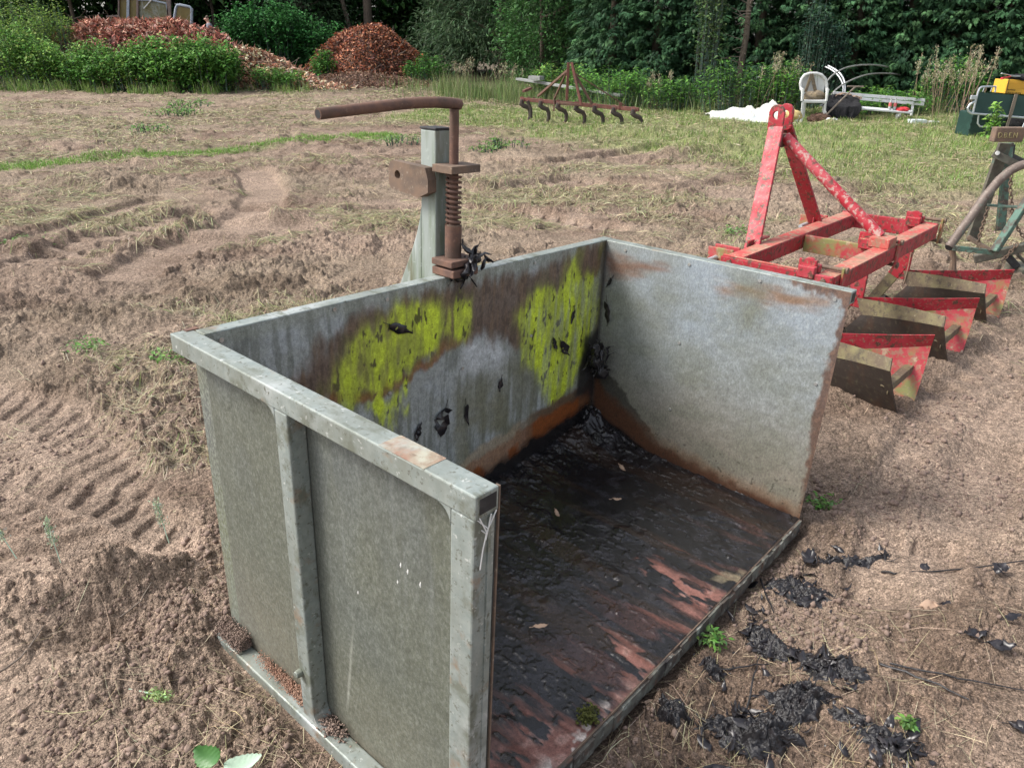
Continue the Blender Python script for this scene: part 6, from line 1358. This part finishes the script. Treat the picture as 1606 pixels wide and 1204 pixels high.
# ================================================================== GRASS
def blades(name, label, X, Y, L, W, cols, lean=.35, curl=.4, m='blade', base=-.01, var=.2, seed=0, parent=None, zoff=None):
    n = len(X); Z = Hg(X, Y)+base if zoff is None else zoff; a = rng.uniform(0, 2*math.pi, n); ln = np.abs(rng.normal(0, lean, n))
    dx = np.cos(a)*ln; dy = np.sin(a)*ln; up = np.sqrt(np.maximum(1-ln*ln, .1)); wa = rng.uniform(0, 2*math.pi, n); wx = np.cos(wa)*W/2; wy = np.sin(wa)*W/2
    P0 = np.stack([X, Y, Z], -1); D = np.stack([dx, dy, up], -1); wv = np.stack([wx, wy, 0*wx], -1); c = np.stack([dx, dy, -.45*np.abs(ln)-.15], -1)*(curl*L)[:, None]
    P1 = P0+D*(L*.55)[:, None]+c*.25; P2 = P0+D*L[:, None]+c
    V = np.stack([P0-wv, P0+wv, P1+wv*.8, P1-wv*.8, P2+wv*.12, P2-wv*.12], 1).reshape(-1, 3)
    k = np.arange(n)[:, None]*6; F = np.stack([k+np.array((0, 1, 2, 3)), k+np.array((3, 2, 4, 5))], 1).reshape(-1, 4)
    C = np.repeat(colvar(n, cols, var, .07), 6, 0)
    o = np_mesh(name, V, F, m, parent, col=C)
    if label: tag(o, label, 'grass', kind='stuff')
    return o
def inbox(u, v): return (u > -.09) & (u < BW+.06) & (v > -.06) & (v < BD+.02)
def notbox(X, Y): u, v = box_uv(X, Y); return ~inbox(u, v)
# dry cut straw lying on the soil, thicker in drifts
def strew(n, r0, r1, cols, Lr, wfac, wmin, thr, name, label, lift=.008, amax=44, clump=1.0, extra=None):
    r = np.exp(rng.uniform(math.log(r0), math.log(r1), n)); t = rng.uniform(-amax, amax, n)*math.pi/180; X = r*np.sin(t); Y = r*np.cos(t)
    d = fbm(X*.75+9, Y*1.0, 4, 33)+.10*sst(8, 20, r)+.35*(fbm(X*5, Y*5, 3, 34)-.5)
    sm = np.zeros(n)
    for pts, hw, dep, sp, ld, sl in RUTS:
        dd, _, _ = dpolyline(X, Y, [(p[0], p[1]) for p in pts]); sm = np.maximum(sm, 1-sst(hw*.8, hw*1.3, dd))
    d = d-.22*sm
    if extra is not None: d = d+extra(X, Y)
    keep = (rng.uniform(0, 1, n) < sst(thr, thr+.22, d)*clump) & notbox(X, Y)
    X, Y, r = X[keep], Y[keep], r[keep]; n = len(X)
    L = rng.uniform(*Lr, n)*np.minimum(1+r*.04, 1.8); W = np.maximum(wmin, r*wfac)*rng.uniform(.6, 1.3, n)
    flow = (fbm(X*.6, Y*.6, 2, 35)-.5)*8; a = flow+rng.normal(0, .9, n); cur = rng.normal(0, .38, n)
    pts = []; ax = X.copy(); ay = Y.copy()
    for k in range(4):
        pts.append((ax.copy(), ay.copy())); ax = ax+np.cos(a+cur*k/3)*L/3; ay = ay+np.sin(a+cur*k/3)*L/3
    l0 = rng.uniform(0, 1, n); VV = []
    for k, (px, py) in enumerate(pts):
        z = Hg(px, py, True)+.0005+lift*(l0+.6*rng.uniform(0, 1, n)*math.sin(math.pi*k/3))*np.minimum(1+r*.1, 3)
        aa = a+cur*k/3+math.pi/2; w = W*(.5 if k in (0, 3) else 1)/2
        tl = rng.normal(0, .4, n)*w
        VV += [np.stack([px-np.cos(aa)*w, py-np.sin(aa)*w, z-tl], -1), np.stack([px+np.cos(aa)*w, py+np.sin(aa)*w, z+tl], -1)]
    V = np.stack(VV, 1).reshape(-1, 3); kk = np.arange(n)[:, None]*8
    F = np.stack([kk+np.array((2*j, 2*j+1, 2*j+3, 2*j+2)) for j in range(3)], 1).reshape(-1, 4)
    o = np_mesh(name, V, F, 'straw', col=np.repeat(colvar(n, cols, .25, .06), 8, 0)); return tag(o, label, 'grass', kind='stuff')
ST = [(.37, .31, .19), (.45, .39, .27), (.27, .22, .14), (.31, .29, .16), (.52, .46, .34)]
SG = [(.22, .23, .11), (.29, .28, .15), (.17, .2, .09), (.36, .32, .2), (.40, .35, .23), (.25, .2, .13)]
DR = [(300, 700, .16, .22), (285, 790, .14, .2), (60, 885, .13, .2), (100, 860, .12, .14), (200, 770, .2, .06), (1300, 760, .14, .12), (250, 470, .5, .14), (100, 520, .45, .12), (60, 440, .4, .1), (380, 470, .4, .12), (520, 400, .5, .10), (190, 630, .3, .08), (1400, 800, .2, .04), (330, 560, .25, .1), (1480, 640, .3, .06), (1100, 330, .6, .12), (850, 330, .8, .08)]
DR = [(G(a, b)[0], G(a, b)[1], rr_, k) for a, b, rr_, k in DR]
def drift(X, Y):
    d = -.34*sst(1.95, 1.55, np.hypot(X, Y))-.45*sst(.25, .5, X)*sst(2.4, 2.0, Y)-.24*sst(.7, 1.1, X)*sst(5, 3.5, Y)-.10*sst(-.6, -.9, X)*sst(1.9, 1.6, Y)
    for a, b, rr_, k in DR: d = d+k*np.exp(-((X-a)**2+(Y-b)**2)/rr_**2)
    return d
def boxdrift(X, Y):
    u, v = box_uv(X, Y); d = np.hypot(np.maximum(np.maximum(-.09-u, u-BW-.06), 0), np.maximum(np.maximum(-.06-v, v-BD), 0))
    return .16*np.exp(-((d-.18)/.2)**2)*((u < 0) | (u > BW))-.22*((v > BD-.1) & (u > -.2))+drift(X, Y)
strew(190000, 1.1, 8.5, ST, (.02, .11), .00042, .0011, .485, 'dry_straw', 'pale dry cut grass strewn in drifts over the brown soil', .005, extra=boxdrift)
strew(150000, 4, 30, SG, (.06, .2), .0006, .003, .475, 'cut_grass', 'grey green wilting cut grass over the far part of the field', .016)
strew(26000, 1.0, 7, [(.46, .4, .27), (.38, .32, .2)], (.05, .2), .00045, .0012, .30, 'long_straw', 'single long pale straws lying on the near soil', .004, clump=.13)
strew(9000, 1.2, 7, [(.15, .25, .06), (.2, .3, .1)], (.03, .10), .0007, .002, .50, 'green_clippings', 'scattered fresh green clippings on the near soil', .006, clump=.4, extra=drift)
tag(crumbs('soil_crumbs', 1, lambda: (0, 0, -1), (.001, .002), 'crumb'), 'hidden', 'x') if False else None
n = 70000; r = np.exp(rng.uniform(math.log(1.), math.log(7.), n)); t = rng.uniform(-44, 44, n)*math.pi/180; X = r*np.sin(t); Y = r*np.cos(t)
kp = (rng.uniform(0, 1, n) < sst(.36, .62, fbm(X*2.2, Y*2.2, 4, 36))*sst(5.5, 2., r)) & notbox(X, Y); X, Y, r = X[kp], Y[kp], r[kp]; Z = Hg(X, Y); sz = rng.gamma(1.6, .0022, len(X))*(.6+.25*r)+.0012; sz = np.minimum(sz, .016); it = iter(range(len(X)))
base6 = np.array([(1, 0, 0), (-1, 0, 0), (0, 1, 0), (0, -1, 0), (0, 0, 1), (0, 0, -1)], float); fc8 = np.array([(0, 2, 4), (2, 1, 4), (1, 3, 4), (3, 0, 4), (2, 0, 5), (1, 2, 5), (3, 1, 5), (0, 3, 5)])
V = np.stack([X, Y, Z+sz*.15], -1)[:, None, :]+base6[None]*sz[:, None, None]*rng.uniform(.5, 1.3, (len(X), 6, 1)); F = (np.arange(len(X))[:, None, None]*6+fc8[None]).reshape(-1, 3)
tag(np_mesh('soil_crumbs', V.reshape(-1, 3), F, 'crumb', smooth=True), 'loose crumbs of dry brown soil on the ground', 'soil crumbs', kind='stuff')
def scatter_poly(n, bb, test):
    X = rng.uniform(bb[0], bb[1], n); Y = rng.uniform(bb[2], bb[3], n); k = test(X, Y) > rng.uniform(0, 1, n); return X[k], Y[k]
X, Y = scatter_poly(150000, (-3, 13, 6.5, 21.5), lambda X, Y: (1-sst(-.6, .7, sdpoly(X, Y, LAWN)+1.5*(fbm(X*.8, Y*.8, 3, 81)-.5)))*sst(.33, .6, fbm(X*2.2, Y*2.2, 3, 85))*(np.abs(X/Y) < .85))
L = rng.uniform(.05, .14, len(X)); blades('lawn_grass', 'yellow green rough grass on the right behind the red plough', X, Y, L, .0045+.0004*Y, [(.18, .28, .07), (.24, .32, .10), (.14, .24, .055), (.34, .33, .17)], .55, .5)
X, Y = scatter_poly(260000, (-13, 0, 8, 18), lambda X, Y: (1-sst(.10, .45, dpolyline(X, Y, STRIP)[0]+.5*(fbm(X*1.6, Y*1.6, 3, 83)-.5)))*sst(.3, .55, fbm(X*1.5, Y*1.5, 3, 86)+.15))
L = rng.uniform(.03, .09, len(X)); blades('green_strip_grass', 'bright green strip of grass crossing the field on the left', X, Y, L, .009+0*L, [(.15, .31, .05), (.20, .37, .07), (.25, .37, .11)], .5, .4)
def tallgrass(name, label, spots, n, Lr, cols, W=.010):
    Xs, Ys, Ls = [], [], []
    for px, Y0, rx, ry, s in spots:
        q = int(n*s); Xs.append(pxx(px, Y0)+rng.normal(0, rx, q)); Ys.append(Y0+rng.normal(0, ry, q)); Ls.append(rng.uniform(*Lr, q)*s**.3)
    X = np.concatenate(Xs); Y = np.concatenate(Ys); L = np.concatenate(Ls); kp = rng.uniform(0, 1, len(X)) < sst(.36, .62, fbm(X*1.4, Y*1.4, 3, 88)); X, Y, L = X[kp], Y[kp], L[kp]; L = L*(.45+1.1*fbm(X*1.2, Y*1.2, 3, 87)); return blades(name, label, X, Y, L, W*rng.uniform(.6, 1.4, len(X)), cols, .28, .45)
TG = [(.14, .22, .07), (.2, .27, .1), (.1, .17, .05), (.3, .31, .17)]
tallgrass('tall_grass', 'tall pale green grass along the far edge of the field', [(720, 25.5, .8, .8, 1), (765, 24.5, 1., .8, 1.1), (805, 23.5, .9, .7, 1), (850, 22.4, .9, .6, .6), (690, 27.5, .7, .7, .6), (900, 21.8, 1., .6, .4), (960, 21.2, 1.0, .5, .4), (1040, 20.2, 1., .5, .4), (1110, 19.6, .8, .4, .4), (1215, 18.9, .5, .25, .4), (1490, 18.4, .5, .25, .45), (1530, 15.4, .35, .3, .25)], 1500, (.25, .85), TG, .012)
tallgrass('weed_edge_grass', 'long grass at the foot of the nettles on the left', [(15, 26.4, 1., .35, .8), (60, 26.3, 1., .35, .8), (120, 26.2, 1., .35, .7), (190, 26.1, .8, .35, 1.), (250, 26.1, .7, .3, .6), (320, 26.1, .6, .3, .4), (210, 26.2, .45, .3, 1), (430, 27.2, .7, .3, .6), (475, 26.4, .6, .3, .3)], 750, (.15, .6), TG+GY_, .013)
# seed heads of tall grasses near the hedge: each stem and plume
def plume_stems(label, spots, name='plume_grass', n=9, h=(1.0, 1.5), cols=((.36, .34, .22), (.42, .39, .27), (.28, .27, .16))):
    for k, (px, Y0, hh, lab) in enumerate(spots):
        x0 = pxx(px, Y0); e = empty(name, (x0, Y0, gz(x0, Y0)), label=lab, cat='grass tuft', group=label); mb = MB(); P = []; D = []
        for _ in range(n):
            bx, by = random.gauss(0, .16), random.gauss(0, .12); L = hh*random.uniform(.7, 1.05); ln = Vector((random.gauss(0, .16), random.gauss(0, .1), 1)); top = Vector((bx, by, 0))+ln*L
            mb.tube([(bx, by, 0), Vector((bx, by, 0))+ln*L*.6, top], [.005, .004, .003], 4)
            for _ in range(46):
                q = random.uniform(.72, 1.0); P.append(Vector((bx, by, 0))+ln*L*q+Vector((random.gauss(0, .03), random.gauss(0, .03), random.gauss(0, .02)))); D.append(ln+rnd_dir()*.8)
        tag(mb.build('stems', 'tan_leaf', e), kind='stuff'); P = np.array(P); D = np.array(D); m_ = len(P)
        foliage('seed_heads', 'dryleaf', e, P, D, rng.normal(0, 1, (m_, 3)), rng.uniform(.03, .07, m_), rng.uniform(.012, .022, m_), list(cols), .2)
plume_stems('pale seeding grass tufts by the hedge', [(1212, 18.4, 1.35, 'pale seeding grass tuft behind the right end of the white sheet'), (1245, 18.6, 1.2, 'pale seeding grass tuft pressed against the left of the chair'), (1466, 18.7, 1.25, 'buff seeding grass tuft at the right end of the bench'), (1492, 18.3, 1.05, 'buff seeding grass tuft between bench and camp bed'), (1512, 16.6, 1.45, 'tall reed like seed stems left of the yellow crate'), (1530, 17.2, 1.5, 'tallest reed like seed stems behind the camp bed frame'), (1040, 20.2, .9, 'low seeding grass tuft at the hedge foot right of the cultivator'), (725, 25.2, 1.2, 'seeding grass tuft in the tall grass behind the latch handle'), (800, 24.2, 1.1, 'seeding grass tuft in the tall grass left of the cultivator')])
for k, (px, py, s, lab) in enumerate(((25, 872, .9, 'pale grass seed head standing in the straw at the left edge'), (92, 872, .8, 'second pale seed head right of the one at the left edge'), (262, 838, .8, 'pale feathery seed head lying by the left side of the box'), (205, 1085, .7, 'fallen green grass ear on the soil at the lower left'))):
    c = G(px, py); e = empty('grass_ear', (c.x, c.y, gz(c.x, c.y)), label=lab, cat='grass ear', group='seed heads on the near soil')
    d = Vector((random.uniform(-.5, -.2), .3, .55)).normalized() if k < 3 else Vector((.9, -.3, .12)).normalized(); L = .16*s
    MB().tube([-d*.06, d*L*.5, d*L], [.002, .0016, .001], 5).build('stem', 'pale_leaf', e)
    q = rng.uniform(.5, 1.15, 150); P = np.array(d)[None]*L*q[:, None]+rng.normal(0, .007, (150, 3)); foliage('seeds', 'leafcol', e, P, np.array(d)[None]+rng.normal(0, .5, (150, 3)), rng.normal(0, 1, (150, 3)), rng.uniform(.008, .016, 150), rng.uniform(.003, .006, 150), [(.36, .44, .3), (.45, .5, .38)] if k < 3 else [(.3, .42, .16), (.38, .48, .22)], .15)
# green weeds lying on the field
for k, (px, py, w, lab) in enumerate(((300, 172, .6, 'uprooted leafy green weed on the far soil below the nettles'), (275, 187, .55, 'pale uprooted weed left of and nearer than the leafy one'), (238, 212, .4, 'small green weed patch before the pale uprooted one'), (625, 230, .35, 'green weed patch on the soil beyond the hitch post'), (795, 238, .4, 'green weed patch right of the hitch post'), (130, 555, .10, 'little green seedling on the soil at the left'), (45, 385, .2, 'green weed tuft beside the tyre tracks'), (770, 240, .3, 'dark green weed just right of the pipe handle'), (1120, 985, .035, 'green sprout beside the box floor edge'), (1300, 765, .06, 'yellow green grass sprout at the right wall foot'), (275, 578, .08, 'pale green weed by the rail corner of the box'), (1478, 515, .07, 'green seedling beside the middle ridging body'), (1160, 370, .16, 'grass tuft by the foot of the red mast'), (1420, 1150, .012, 'tiny bright green seedling at the bottom right'))):
    c = G(px, py); bush(lab, c.x, c.y, w, w*.7, max(.03, w*.35), int(90+w*260), (.010+.08*w, .022+.17*w), [(.09, .2, .04), (.13, .25, .06), (.16, .27, .1)], seed=60+k, name='field_weed', cat='weed', group='weeds on the soil', upright=.2, ratio=.4)
